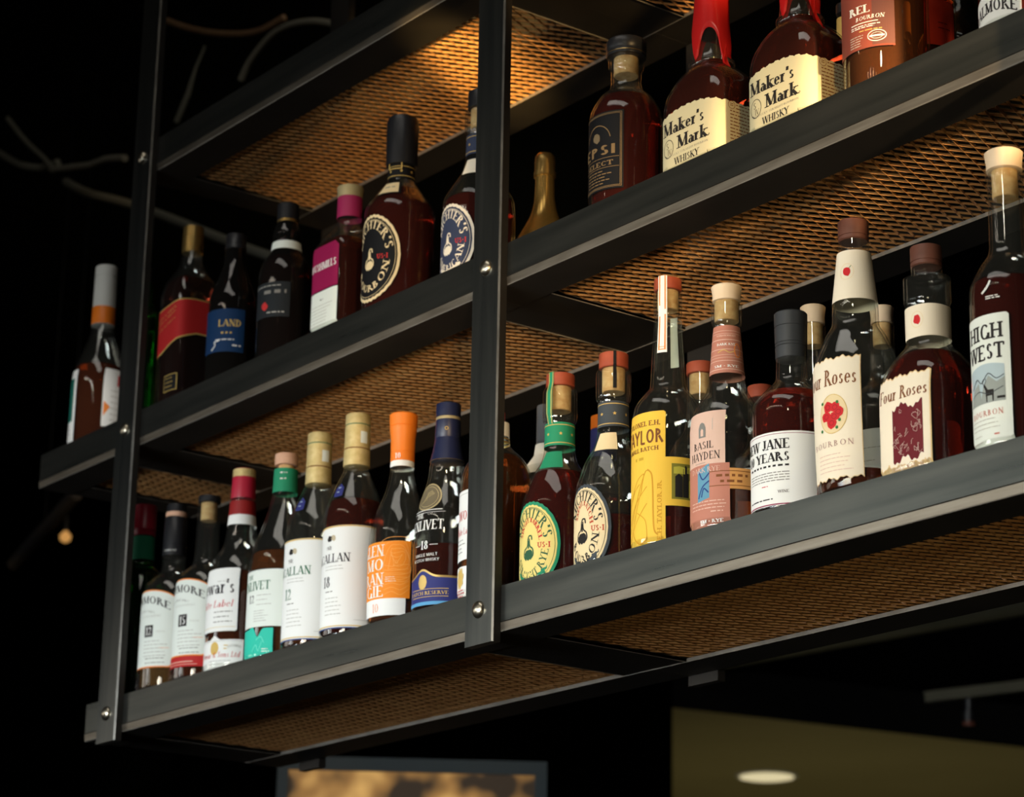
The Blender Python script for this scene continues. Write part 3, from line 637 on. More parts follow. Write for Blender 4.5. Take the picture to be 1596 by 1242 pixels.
macallan(-.7900, .0500, .0380, '12', .0900, 'white label bottle numbered 12 with a gold capsule, left of its taller twin', 0)
macallan(-.7030, .0495, .0375, '18', .1760, 'white label bottle numbered 18 with a gold capsule and near black whisky', .0048)
# orange capsule
R = .0376
b = Bottle(-.6035, .0497, 'low', R, [[(.006, R*.96), (.05, R*.99), (.0948, R)], [(.0948, R), (.118, R*.955), (.1377, .0314), (.1550, .0250), (.1683, .0200), (.184, .0160), (.1994, .0141), (.2100, .0139)]], 'clear bottle with a flared bright orange capsule and an orange swirl label', GLASS, AMBER, .030)
c = lathe('capsule', b.root, [(.2068, .0139), (.2070, .0145), (.2175, .0145), (.2178, .0141), (.2184, .0141), (.2186, .0145), (.236, .0149), (.247, .0163), (.2502, .0165), (.2506, .0161), (.2512, .0161), (.2516, .0166), (.2655, .0172), (.2668, .0160)], orangecap)
n = Label(b, .203, .0004); n.paper(-.05, .05, .1995, .2068, white); n.obj('neck_band')
n = Label(b, .212, .0011); n.text('10', .008, .2090, .0065, wink, .007, 'serif'); n.obj('capsule_print')
L = Label(b, .08); L.paper(-.050, .0500, .0322, .1010, orangep)
sw = P('pale_orange_ink', (.92, .40, .10))
for k in range(6):
    q = .004+.0042*k; L.curve([(.033+q*math.cos(a)*.9+.004*math.sin(2*a+k), .079+q*1.2*math.sin(a)+.003*math.sin(3*a)) for a in [i*PI/8 for i in range(17)]], .0005, sw)
for k in range(7): L.curve([(.018, .036+.006*k), (.028, .040+.005*k), (.038, .036+.006*k), (.048, .043+.005*k)], .0005, sw)
for t, z in (('GLEN', .0835), ('MO', .0665), ('RAN', .0495), ('GIE', .0345)): L.text(t, .0175, z, .0138, wink, {'GLEN': .040, 'MO': .030, 'RAN': .033, 'GIE': .030}[t], 'serif', 'r')
L.lines(.020, .034, .052, .057, 3, wink, .0008); L.obj('label')
L = Label(b, .02); L.paper(-.050, .0440, .0120, .0322, white); L.text('10', .006, .0165, .010, orangei, .010, 'light'); L.obj('foot_label')
# navy capsule
R = .0370
b = Bottle(-.5095, .0490, 'low', R, [[(.006, R*.985), (.07, R)], [(.07, R), (.100, R*.975), (.1236, .0334), (.1420, .0285), (.1525, .0255), (.1680, .0218), (.181, .0203), (.1974, .0172), (.2140, .0150)]], 'clear bottle with a tall navy capsule, raised medallion and blue gold foot label', GLASS, MAHOG, .0812)
c = lathe('capsule', b.root, [(.1862, .0200), (.1865, .0205), (.1974, .0178), (.208, .0160), (.214, .0152), (.2145, .0150), (.2152, .0154), (.2365, .0147), (.2370, .0147), (.2405, .0146), (.2410, .0142)], navycap, bands={0: gold, 8: palegold})
lathe('cap', c, cap_prof(.0147, .2409, .2572), navycap); lathe('tip', c, cap_prof(.003, .2572, .2592), gold)
n = Label(b, .225, .0004); n.ring(.0125, .2245, .0022, .0022, .0008, gold, 16); n.obj('capsule_emblem')
m_ = Label(b, .14, .0006); m_.oval(.006, .1385, .0165, .0165, P('bronze_disc', (.16, .13, .08), .35)); m_.ring(.006, .1385, .0168, .0168, .0014, palegold, 40); m_.ring(.006, .1385, .0130, .0130, .0006, palegold, 36)
for k in range(5): m_.curve([(-.003+.002*k, .130+.001*k), (.004, .137+.0015*k), (.014-.001*k, .142+.001*k)], .0006, palegold)
m_.obj('medallion')
L = Label(b, .1, .0003); L.text('THE', -.002, .1125, .0060, wink, .014, 'serif'); L.text('GLENLIVET', 0, .0975, .0118, wink, .064, 'serif'); L.hline(-.018, .030, .1212, .0009, wink); L.hline(-.02, .034, .1185, .0004, wink)
L.text('18', .009, .0745, .0098, wink, .0105, 'serif'); L.hline(-.006, .002, .079, .0006, wink); L.hline(.016, .026, .079, .0006, wink); L.text('SINGLE MALT', .010, .0660, .0034, wink, .032, 'sans'); L.text('SCOTCH WHISKY', .010, .0600, .0034, wink, .036, 'sans')
L.obj('glass_print')
wv = lambda e: (lambda u: .0425+.0085*math.exp(-((u-.008)/.011)**2)-e)
L = Label(b, .03); L.paper(-.05, .064, .0085, wv(0), gold, .0016); L.paper(-.05, .064, .0085, wv(.0024), navyp, .0016); L.paper(-.05, .064, .0085, .0125, P('sky_blue_paper', (.10, .32, .55)), .0016)
L.oval(.0080, .0355, .0062, .0085, gold); L.text('BATCH RESERVE', .014, .0205, .0040, goldp, .052, 'serif'); L.hline(-.01, .04, .0268, .0006, goldp); L.hline(-.01, .04, .0178, .0006, goldp)
L.obj('foot_label')
# amber bottle behind the post
R = .0415
b = Bottle(-.4178, .0535, 'low', R, [body(R, .137), [(.137, R), (.150, R*.955), (.1613, .0362), (.1725, .0285), (.181, .0200), (.188, .0146), (.20, .0134), (.2135, .0130), (.216, .0128)]], 'round shouldered amber bottle half hidden by the middle steel post', GLASS, AMBER, .172)
n = Label(b, .20, .0004); n.paper(-.04, .04, .1965, .2135, white); n.lines(.012, .022, .200, .210, 3, ink, .0012); n.obj('neck_label')
n = Label(b, .19, .0004); n.paper(-.045, .045, .1885, .1905, gold); n.paper(-.045, .045, .1925, .1945, gold); n.obj('neck_rings')
lathe('cap', b.root, cap_prof(.0086, .2135, .2270), maroon)
L = Label(b); L.paper(-.045, .0120, .0470, .1280, white); L.text('CWO', -.0105, .0935, .0105, red, .0255, 'serif'); L.text('White La', -.0105, .0765, .0080, red, .027, 'light'); L.lines(-.024, .0, .056, .070, 4, ink2, .0009); L.hline(-.04, .01, .1235, .0006, ink3); L.obj('label')
L = Label(b); L.paper(-.045, .0120, .0010, lambda u: .0400-.003*((u+.012)/.03)**2, white); L.oval(-.0105, .0265, .0070, .0105, goldp); L.ring(-.0105, .0265, .0085, .0120, .0010, goldp, 24, scal=8, amp=.12); L.lines(-.022, 0, .005, .012, 3, red, .001); L.obj('foot_label')

# ================================================================ lower shelf, right bay
def still(L, cu, cz, k, m, m2):
    """small copper pot still drawn on a label"""
    L.curve([(cu-.0030*k, cz-.0105*k), (cu-.0072*k, cz-.0055*k), (cu-.0062*k, cz+.0005*k), (cu-.0016*k, cz+.0042*k), (cu-.0008*k, cz+.0120*k)], .0016*k, m)
    L.curve([(cu+.0030*k, cz-.0105*k), (cu+.0072*k, cz-.0055*k), (cu+.0062*k, cz+.0005*k), (cu+.0022*k, cz+.0042*k), (cu+.0012*k, cz+.0120*k)], .0016*k, m)
    L.curve([(cu-.0006*k, cz+.0120*k), (cu+.001*k, cz+.0150*k), (cu+.0042*k, cz+.0145*k), (cu+.0050*k, cz+.0100*k)], .0016*k, m)
    L.blob(cu, cz-.0052*k, .0062*k, m2, 12, 5, .9); L.blob(cu+.0002*k, cz+.0055*k, .0014*k, m2, 8, 6, 3.2)
    for q in range(4): L.curve([(cu-.0045*k+.002*q*k, cz-.0095*k), (cu-.004*k+.003*q*k, cz-.003*k)], .0006*k, m)
def oval_label(b, cu, cz, ru, rz, border, field, im, rm, arc1, arc2, arc3, dots=True, us=True):
    L = Label(b); L.oval(cu, cz, ru, rz, border, 40, .012); L.oval(cu, cz, ru-.0035, rz-.0038, field, 40, .012)
    L.ring(cu, cz, ru-.0058, rz-.0062, .0005, im, 60)
    L.arc("MICHTER'S", cu, cz+.002, ru-.0190, rz-.0200, .0108, im, 84, 150, 'serif')
    if arc2: L.arc(arc2, cu, cz-.002, ru-.0240, rz-.0210, .0048, rm, 84, 140, 'bold')
    still(L, cu-.001, cz-.004, 1.05, im, im)
    if us: L.text('US*1', cu+.0195, cz-.0035, .0062, rm, .0150, 'slab')
    L.arc(arc3, cu, cz, ru-.0125, rz-.0130, .0085, im, -84, 150, 'serif', True)
    L.obj('label')
def michter(x, y, shelf, R, zs, label, border, field, im, rm, arc2, arc3, liqm, fill, ou, oz, oru, orz, neckband, tagc, glass=GLASS):
    """zs: heights of shoulder start, mid shoulder, neck foot, band bottom, band top, lip bottom, lip top"""
    s0, s1, s2, nb0, nb1, l0, l1 = zs
    b = Bottle(x, y, shelf, R, [body(R, s0), [(s0, R), (s0+.018, R*.965), (s1, R*.74), (s2, R*.49), (nb0, .0170), (nb1, .0164)], [(nb1, .0164), (nb1+.003, .0172), (nb1+.008, .0192), (l1-.008, .0194), (l1-.003, .0180), (l1, .0160)]], label, glass, liqm, fill)
    oval_label(b, ou, oz, oru, orz, border, field, im, rm, "", arc2, arc3)
    n = Label(b, (nb0+nb1)/2); n.paper(-.052, .052, nb0, nb1, neckband)
    n.hline(-.05, .05, nb0+.0025, .0008, goldp); n.hline(-.05, .05, nb1-.0035, .0008, goldp)
    for uu in (.001, .016, .030): n.ink([[(uu+.0022*(1 if i % 2 == 0 else .42)*math.sin(i*PI/5), (nb0+nb1)/2+.0022*(1 if i % 2 == 0 else .42)*math.cos(i*PI/5)) for i in range(10)]], goldp)
    n.obj('neck_band')
    n = Label(b, s2); n.paper(.000, .0215, nb0-.0285, nb0-.0075, tagc or border); n.paper(.0012, .0195, nb0-.0265, nb0-.0090, beige); n.lines(.005, .016, nb0-.0185, nb0-.0175, 1, ink2, .0016, False); n.obj('neck_tag')
    return b
b = michter(-.3023, .0540, 'low', .0420, (.0769, .1233, .141, .158, .1848, .205, .2287), 'green neck banded bottle with a straw yellow oval label edged in green', greenp, pale_y, P('dark_green_ink', (.03, .10, .05)), red, 'SINGLE BARREL', 'STRAIGHT RYE', RUBY, .128, .0025, .0395, .0380, .0500, greenp, greenp)
lathe('cork', b.root, cap_prof(.0122, .2010, .2288), cork); lathe('cap', b.root, cap_prof(.0160, .2288, .2433), redwood)
n = Label(b, .22, .0006); n.paper(.0005, .0085, .1830, .2436, greenp, .001); n.paper(.0012, .0020, .1830, .2436, goldp, .001); n.paper(.0070, .0078, .1830, .2436, goldp, .001); n.obj('seal_strip')
b = michter(-.2078, .0535, 'low', .0410, (.0752, .1206, .1399, .158, .1867, .205, .2267), 'navy neck banded bottle with a cream oval label edged in charcoal', slate, beige, ink, P('rust_ink', (.45, .07, .03)), 'SMALL BATCH', 'BOURBON', RUBY, .055, .0005, .0400, .0345, .0498, slate, beige)
lathe('cork', b.root, cap_prof(.0125, .2000, .2268), cork); lathe('cap', b.root, cap_prof(.0161, .2268, .2435), redwood)
n = Label(b, .22, .0006); n.paper(.0165, .0205, .2000, .2438, blackp, .001); n.obj('seal_strip')
# yellow label
R = .0380
b = Bottle(-.1130, .0500, 'low', R, [body(R, .138), [(.138, R), (.150, R*.97), (.1606, .0342), (.1715, .0268), (.1789, .0208), (.1850, .0188), (.2000, .0179), (.2134, .0173), (.236, .0160), (.2555, .0148)], [(.2555, .0148), (.2585, .0138), (.2612, .0146), (.268, .0152), (.285, .0154), (.2895, .0150)]], 'tall long necked bottle with a bright yellow label and orange edged neck strip', GLASS, RUBY, .048)
lathe('cork', b.root, cap_prof(.0112, .2680, .2897), cork); lathe('cap', b.root, cap_prof(.0147, .2897, .3027), redwood)
n = Label(b, .24, .0006)
for u0 in (.0026,):
    n.paper(u0, .0128, .2165, .3032, white, .001); n.hline(u0+.0012, .0116, .2195, .0010, orangei); n.hline(u0+.0012, .0116, .2225, .0006, orangei)
    for uu in (u0+.0012, .0100): n.paper(uu, uu+.0014, .2200, .3032, orangei, .0007)
n.obj('seal_strip')
n = Label(b, .24, .0006); n.paper(-.0470, -.0385, .2100, .2650, offw, .001); n.obj('back_strip')
L = Label(b); z0, z1 = rrect(-.031, .0302, .0005, .1462, .002); L.paper(-.031, .0302, z0, z1, yellow)
L.text('COLONEL E.H.', .001, .1310, .0052, brown, .048, 'slab'); L.text('TAYLOR', .0005, .1120, .0150, brown, .055, 'sansb'); L.text('SMALL BATCH', .001, .1040, .0045, brown, .044, 'slab')
L.lines(-.007, .007, .0930, .0950, 1, P('ochre_ink', (.55, .33, .03)), .0030, False)
oc = P('bright_ochre_ink', (.62, .30, .02))
for pts in ([(-.02, .02), (-.006, .050), (.006, .078), (.010, .083), (.0155, .078), (.0165, .060), (.0170, .035), (.0180, .020), (.0215, .014)], [(-.016, .055), (-.004, .074), (.006, .080), (.002, .062), (-.006, .040), (-.012, .020), (.000, .006), (.010, .012), (.008, .030), (-.004, .040)], [(-.022, .044), (-.010, .062), (.000, .070)], [(-.020, .03), (-.008, .048), (.004, .060), (.010, .066)], [(-.02, .012), (-.002, .034), (.010, .048)]): L.curve(pts, .0009, oc)
L.curve([(.0105, .084), (.0155, .078), (.0168, .060), (.0172, .036), (.0185, .019), (.0225, .0135)], .0017, oc)
L.vtext('E.H. TAYLOR JR', .0262, .0080, .0046, oc, .062, 'slab'); L.obj('label')
L = Label(b); L.paper(.0302, .0700, .0440, .0960, yellow); L.paper(.0365, .0640, .0510, .0890, P('olive_picture_ink', (.22, .20, .03))); L.k += .0001
for i, (u, z, w_, h_) in enumerate(((.040, .053, .008, .022), (.0485, .053, .006, .030), (.055, .053, .007, .018), (.0385, .078, .012, .007), (.053, .079, .009, .006))): L.ink([[(u, z), (u+w_, z), (u+w_, z+h_), (u+w_*.5, z+h_*1.15), (u, z+h_)]], ink if i < 2 else P('yellow_green_ink', (.5, .45, .06)))
L.obj('side_label')
L = Label(b); L.paper(.088, .118, .030, .125, white); L.obj('back_label')
# rose labels
R = .0378
b = Bottle(-.0195, .0498, 'low', R, [body(R, .114), [(.114, R), (.126, R*.96), (.1353, .0328), (.1465, .0258), (.1538, .0217), (.170, .0181), (.200, .0155), (.2250, .0133)], [(.2250, .0133), (.2275, .0152), (.2310, .0160), (.249, .0160), (.2519, .0156)]], 'bottle with blush and dusty rose labels, tan strap and pale wooden stopper', GLASS, COPPER, .045)
lathe('cork', b.root, cap_prof(.0125, .2305, .2523), cork); lathe('stopper', b.root, [(.2522, .0140), (.2526, .0147), (.2580, .0145), (.2640, .0152), (.2678, .0161), (.2690, .0150)], wood)
n = Label(b, .195, .0004); n.paper(-.0565, .0565, .1705, .2230, rosep)
for z, h in ((.2165, .0005), (.2135, .0004), (.2065, .0008), (.1960, .0006), (.1900, .0004), (.1870, .0004), (.1835, .0006), (.1740, .0008)): n.hline(-.015, .040, z, h, pinkp)
n.text('DARK RYE', .0125, .2005, .0026, wink, .020, 'slab'); n.text('BOURBON WHISKEY', .0125, .2105, .0018, pinkp, .022, 'slab'); n.curve([(.004, .193), (.010, .1955), (.016, .1925), (.022, .1950)], .0009, goldp); n.text('SM * RYE', .0125, .1765, .0026, wink, .024, 'slab'); n.ring(.0245, .1955, .0040, .0080, .0012, orangei, 20); n.obj('neck_label')
L = Label(b); L.paper(-.030, .0292, .0690, .1252, pinkp); L.paper(-.030, .0335, -.0002, .0695, rosep)
L.ink([[(.004+q[0], .098+q[1]) for q in ((-.0045, 0), (.0045, 0), (.0045, .010), (.0028, .0145), (0, .016), (-.0028, .0145), (-.0045, .010))]], ink2); L.k += .0001; L.ink([[(.004+q[0], .0995+q[1]) for q in ((-.0018, 0), (.0018, 0), (.0018, .006), (0, .008), (-.0018, .006))]], pinkp)
L.hline(.016, .0165, .105, .012, ink3); L.text('BASIL', .0045, .0860, .0075, ink, .0255, 'light', 'c'); L.text('HAYDEN', .0055, .0745, .0082, ink, .037, 'light'); L.hline(-.006, .008, .0712, .0004, ink2)
L.text('DARK RYE', .006, .0615, .0052, pinkp, .036, 'light'); L.k += .0001
L.lines(-.012, .030, .0235, .0305, 3, pinkp, .0009); L.lines(.014, .030, .0180, .0195, 1, pinkp, .0011); L.text('SM * RYE', .014, .0085, .0034, wink, .026, 'slab'); L.obj('label')
L = Label(b); L.paper(.012, .0560, .0425, .0640, tanp); L.hline(.012, .056, .0455, .0008, brown); L.hline(.012, .056, .0605, .0008, brown); L.lines(.020, .052, .0540, .0550, 1, brown, .0026, False); L.lines(.024, .046, .0480, .0490, 1, brown, .0026, False)
L.ink([[(-.0025, .0310), (.0125, .0345), (.0125, .0700), (-.0025, .0640)]], tealink); L.k += .0001
for pts in ([(-.001, .035), (.004, .046), (.0125, .052)], [(.000, .062), (.005, .054), (.0125, .060)], [(.003, .036), (.006, .045), (.0115, .040)]): L.curve(pts, .0014, navyink)
L.obj('strap_label')
L = Label(b); L.paper(.070, .100, .060, .086, offw); L.obj('back_label')
# black cap
R = .0412
b = Bottle(.0725, .0532, 'low', R, [body(R, .1016), [(.1016, R), (.113, R*.97), (.1228, .0362), (.1335, .0262), (.1437, .0170), (.152, .0157), (.1690, .0152)]], 'stout bottle with a big black cap and white wraparound label', GLASS, RUBY, .1305)
lathe('cap', b.root, [(.1668, .0152), (.1672, .0158), (.1788, .0160), (.1791, .0154), (.1797, .0154), (.1800, .0161), (.1820, .0161), (.1823, .0155), (.1829, .0155), (.1832, .0162), (.1995, .0165), (.1998, .0160), (.2004, .0160), (.2007, .0166), (.2143, .0168), (.2158, .0155)], charcap)
L = Label(b); L.paper(-.060, .0575, .0072, .0815, white); L.hline(-.060, .0575, .0790, .0005, P('wine_ink', (.25, .02, .06)))
L.text('NEW JANE', .0305, .0640, .0100, ink, .060, 'bold', 'r'); L.text('10 YEARS', .0305, .0515, .0092, ink, .054, 'bold', 'r'); L.lines(-.02, .030, .0455, .0462, 1, ink, .0020, False, word=.004); L.lines(-.02, .030, .032, .0400, 4, ink2, .0009, False)
L.lines(.0, .010, .0262, .0270, 1, red, .0008); L.text('WINE', .024, .0195, .0028, ink2, .011, 'slab'); L.lines(-.02, .030, .0125, .0135, 1, ink, .0012, True, word=.01); L.hline(-.06, .0575, .0078, .0012, P('wine_ink', (.25, .02, .06))); L.obj('label')
# clear rose label bottle
R = .0418
b = Bottle(.1632, .0538, 'low', R, [[(.007, R*.94), (.06, R*.98), (.122, R)], [(.122, R), (.136, R*.985), (.1482, R*.90), (.1600, R*.78), (.1690, R*.68), (.1760, .0242), (.1820, .0226), (.194, .0225), (.2065, .0215), (.222, .0196), (.2535, .0163)], [(.2535, .0163), (.2548, .0150), (.2565, .0147), (.2600, .0150), (.2655, .0150)]], 'clear bottle with a cream neck cone and a round rose picture on its label', GLASS, COPPER, .026)
lathe('cap', b.root, cap_prof(.0151, .2658, .2870, .0153, .0012, (.2705,)), browncap)
n = Label(b, .225, .0004); n.paper(-.07, .07, lambda u: .2005, .2525, ivory); n.ring(.0075, .2295, .0072, .0086, .0004, beige, 30); n.blob(.0075, .2295, .0044, roseink, 11, 8, 1.15); n.curve([(.0100, .233), (.012, .2355)], .0006, leafi); n.obj('neck_label')
torn = lambda b0, t0, s, a=.0011: ((lambda u: b0+a*math.sin(u*410+s)+a*.7*math.sin(u*930+2*s)), (lambda u: t0+a*math.sin(u*370+s)+a*.8*math.sin(u*1010+s)))
L = Label(b); z0, z1 = torn(.0165, .1360, 1.0); L.paper(-.034, .0365, z0, z1, P('torn_edge_paper', (.72, .50, .24)), .0012)
z0, z1 = torn(.0172, .1350, 1.0); L.paper(-.0332, .0357, z0, z1, ivory, .0012)
L.text('Four Roses', -.0005, .1085, .0160, brown, .066, 'serif', shear=.08, track=.02)
L.oval(.0075, .0800, .0155, .0195, beige); L.ring(.0075, .0800, .0155, .0195, .0006, goldp, 36); L.k += .0001
for i, (du, dz) in enumerate(((-.004, .007), (.004, .006), (-.006, -.002), (.003, -.003), (.000, -.009), (.0075, .001))): L.blob(.0065+du, .0800+dz, .0055, roseink, 11, 20+i)
L.k += .0001
for i, (du, dz) in enumerate(((-.004, .007), (.004, .006), (-.006, -.002), (.003, -.003), (.000, -.009), (.0075, .001))): L.ring(.0065+du, .0800+dz, .0028, .0026, .0006, P('dark_crimson_ink', (.30, .01, .015)), 14)
for (u, z) in ((-.0045, .092), (.013, .091), (.0150, .073), (.012, .066), (-.006, .065)): L.blob(u, z, .0018, leafi, 7, 3)
L.text('BOURBON', .004, .0480, .0055, P('mauve_ink', (.42, .26, .22)), .048, 'light', track=.2); L.lines(-.012, .028, .024, .040, 5, P('faint_rose_ink', (.70, .50, .40)), .0007); L.obj('label')
L = Label(b); L.paper(.078, .100, .035, .115, white); L.obj('back_label')
# squat rose bottle
R = .0440
b = Bottle(.2600, .0530, 'low', R, [body(R, .078), [(.078, R), (.092, R*.975), (.1048, .0398), (.1170, .0325), (.1242, .0272), (.1300, .0222), (.1360, .0206), (.1415, .0204), (.1740, .0206)], [(.1740, .0206), (.1755, .0216), (.1775, .0219), (.1980, .0219), (.1998, .0214), (.2008, .0165), (.2020, .0150)], [(.2020, .0150), (.2060, .0147), (.2112, .0149)]], 'squat clear necked bottle of red whisky with a burgundy rose block on its cream label', GLASS, RUBY, .1224, 3.0, .92)
lathe('cap', b.root, cap_prof(.0149, .2113, .2318, .0151, .0012, (.2160,)), browncap)
n = Label(b, .155, .0004); n.paper(-.065, .065, .1375, .1690, ivory); n.blob(.0045, .1545, .0040, roseink, 11, 9, 1.3); n.ring(.0045, .1545, .0066, .0080, .0004, beige, 26); n.obj('neck_label')
L = Label(b); z0, z1 = torn(-.0020, .0965, 2.2); L.paper(-.034, .0335, z0, z1, P('torn_edge_paper', (.72, .50, .24)), .0012); z0, z1 = torn(-.0015, .0953, 2.2); L.paper(-.033, .0322, z0, z1, ivory, .0012)
L.text('Four Roses', .0005, .0735, .0125, brown, .060, 'serif', shear=.08, track=.02)
L.paper(-.010, .0255, lambda u: .0150+.003*math.sin(u*300)+.0015*math.sin(u*900), lambda u: .0660+.003*math.sin(u*260+1)+.0012*math.sin(u*1100), burg, .0012)
fl = P('silver_rose_ink', (.42, .27, .24)); rr = random.Random(4)
for i in range(26):
    u, z = -.007+.029*rr.random(), .0195+.042*rr.random(); k = .0018+.0024*rr.random(); L.curve([(u+k*math.cos(a), z+k*1.1*math.sin(a)) for a in [rr.random()*6+j*.8 for j in range(5)]], .0005, fl)
L.text('SMALL BATCH', .006, .0052, .0036, P('mauve_ink', (.42, .26, .22)), .038, 'light', track=.2); L.obj('label')
# white label with stag picture
R = .0366
b = Bottle(.3655, .0488, 'low', R, [body(R, .150), [(.150, R), (.1600, R*.975), (.1700, R*.86), (.1822, .0250), (.1900, .0195), (.1965, .0172), (.206, .0165), (.240, .0161), (.2660, .0161)], [(.2660, .0161), (.2672, .0174), (.2705, .0178), (.2740, .0172), (.2750, .0166)]], 'tall bottle at the right edge with a whitewashed cork stopper and mountain scene label', GLASS, RUBY, .1640)
lathe('cork', b.root, cap_prof(.0118, .2480, .2750), cork); lathe('stopper', b.root, [(.2751, .0160), (.2755, .0166), (.2800, .0163), (.2880, .0172), (.2925, .0178), (.2938, .0164)], wood)
n = Label(b, .15, .0004); n.curve([(.0, .147), (.006, .152), (.009, .158)], .002, wink); n.lines(.004, .020, .1405, .1425, 2, wink, .0010); n.obj('glass_print')
L = Label(b); z0, z1 = rrect(-.0262, .0252, -.0020, .1262, .002); L.paper(-.0262, .0252, z0, z1, offw)
L.text('HIGH', -.001, .1030, .0145, ink, .040, 'slab'); L.text('WEST', -.001, .0840, .0145, ink, .042, 'slab')
L.paper(-.0225, .0195, .0440, lambda u: .0770+.0035*math.cos(u*70), paleblue, .0015); L.k += .0001
L.ink([[(-.0225, .044), (-.004, .044), (-.008, .064), (-.015, .060)], [(-.006, .044), (.0195, .044), (.0195, .066), (.012, .062), (.004, .069), (-.002, .060)]], P('snow_grey_ink', (.30, .33, .31))); L.k += .0001
for pts in ([(-.018, .060), (-.010, .068), (-.004, .063), (.004, .071), (.012, .065), (.019, .068)], [(-.020, .052), (-.008, .056), (.004, .052), (.018, .057)]): L.curve(pts, .0008, slate)
L.ink([[(.0005, .0500), (.009, .0500), (.009, .0555), (.0005, .0560)], [(.0005, .0555), (-.002, .0600), (.0, .0610), (.003, .056)], [(.0010, .0445), (.0022, .0445), (.0024, .051), (.0008, .051)], [(.0075, .0445), (.0087, .0445), (.009, .051), (.0072, .051)]], ink)
L.curve([(-.001, .0605), (-.003, .0640), (-.0015, .0665)], .0006, ink); L.curve([(-.001, .0605), (.0012, .0640), (.0005, .0668)], .0006, ink); L.hline(.012, .0195, .0462, .0022, ink)
L.text('BOURBON', -.001, .0320, .0052, P('faded_red_ink', (.55, .16, .12)), .036, 'light', track=.2); L.lines(-.02, .016, .0205, .0285, 3, ink3, .0006); L.lines(-.018, .0, .0085, .0145, 2, ink3, .0006); L.lines(.008, .014, .0125, .0135, 1, P('faded_red_ink', (.55, .16, .12)), .0012); L.obj('label')
# ---- second row on the lower shelf, right bay
def back(x, y, shelf, R, ztop, capm, capr, label, content, fill, zs=.15, caph=.02, glass=GLASS, corkin=False, nr=None, paperm=None, pz=(.04, .11), stop=False):
    nr = nr or capr
    b = Bottle(x, y, shelf, R, [body(R, zs-.045), [(zs-.045, R), (zs-.03, R*.97), (zs-.015, R*.80), (zs, nr*1.25), (zs+.02, nr*1.02), (ztop-caph, nr*.98)]], label, glass, content, fill)
    if stop: lathe('stopper', b.root, [(ztop-caph, capr*.88), (ztop-caph+.0006, capr*.93), (ztop-caph*.6, capr*.90), (ztop-.001, capr), (ztop, capr*.93)], capm)
    else: lathe('cap', b.root, cap_prof(capr, ztop-caph, ztop), capm)
    if corkin: lathe('cork', b.root, cap_prof(nr*.78, ztop-caph-.024, ztop-caph), cork)
    if paperm:
        L = Label(b); L.paper(-R*.95, R*1.25, pz[0], pz[1], paperm); L.lines(-R*.4, R*.9, pz[0]+.01, pz[1]-.02, 4, ink3, .001); L.obj('label')
    return b
b = back(-.4585, .158, 'low', .0360, .2650, greycap, .0135, 'grey capped bottle in the second row, peeping out behind the green neck band', COPPER, .14, .20, .048, paperm=white)
n = Label(b, .2, .0004); n.paper(-.03, .05, .176, .2165, ivory); n.obj('neck_label')
b = back(-.3560, .160, 'low', .0360, .2285, orangecap, .0150, 'orange capped dark bottle in the second row beside the navy neck band', MAHOG, .13, .15, .016)
n = Label(b, .2, .0004); n.paper(-.045, .045, .178, .2120, navyp); n.obj('neck_sleeve')
back(-.1835, .158, 'low', .0380, .2490, redwood, .0162, 'red capped corked bottle in the second row, right of the yellow label bottle', GOLDL, .10, .17, .013, corkin=True, paperm=white, pz=(.03, .12))
back(-.0870, .158, 'low', .0370, .1990, redwood, .0140, 'short red capped bottle in the second row behind the rose label bottle', COPPER, .10, .13, .014, paperm=white, pz=(.03, .10))
back(-.0022, .156, 'low', .0370, .2665, wood, .0135, 'wood stoppered bottle in the second row just right of the big black cap', GOLDL, .09, .17, .020, corkin=True, stop=True, paperm=white, pz=(.04, .11))
back(.0985, .156, 'low', .0370, .2385, wood, .0125, 'wood stoppered bottle in the second row peeping past the cream neck cone', CLEARL, .06, .16, .018, corkin=True, stop=True, paperm=white, pz=(.03, .10))

# ================================================================ middle shelf, left of the posts
R = .0400
b = Bottle(-1.4070, .0530, 'mid', R, [body(R, .098), [(.098, R), (.113, R*.975), (.1300, R*.90), (.1480, .0295), (.1606, .0250), (.1780, .0195), (.1938, .0168), (.225, .0163)]], 'lone bottle left of the far post with light grey and orange capsule', GLASS, COPPER, .128)
lathe('capsule', b.root, [(.1950, .0168), (.1953, .0174), (.2225, .0172), (.2228, .0170), (.2700, .0167), (.2704, .0160), (.2712, .0160), (.2716, .0167), (.2870, .0165), (.2884, .0150)], greycapsule, bands={1: orangecap})
L = Label(b); L.paper(.050, .104, .0295, .1190, white); L.ink([[(.072, .094), (.088, .094), (.088, .112), (.080, .107), (.072, .112)]], red); L.ink([[(.052, .045), (.062, .060), (.052, .068)]], orangei); L.lines(.062, .095, .04, .085, 6, ink3, .0012); L.obj('back_label')
L = Label(b); L.paper(-.040, .0065, .0050, .1190, white); L.paper(-.040, .0010, .0400, .1060, P('deep_teal_paper', (.01, .12, .09))); L.lines(-.02, -.002, .02, .034, 3, ink2, .0012); L.obj('label')
b = Bottle(-1.2790, .0500, 'mid', .0225, [body(.0225, .17), [(.17, .0225), (.182, .0205), (.192, .0150), (.20, .0120), (.225, .0115)]], 'slim dark green bottle almost hidden behind the far front post', GREENG, GREENL, .15)
lathe('cap', b.root, cap_prof(.0120, .2255, .2500), blackcap)
L = Label(b); L.paper(-.015, .030, .03, .10, P('olive_gold_paper', (.22, .18, .05))); L.lines(-.01, .02, .05, .09, 5, ink, .0012); L.obj('label')
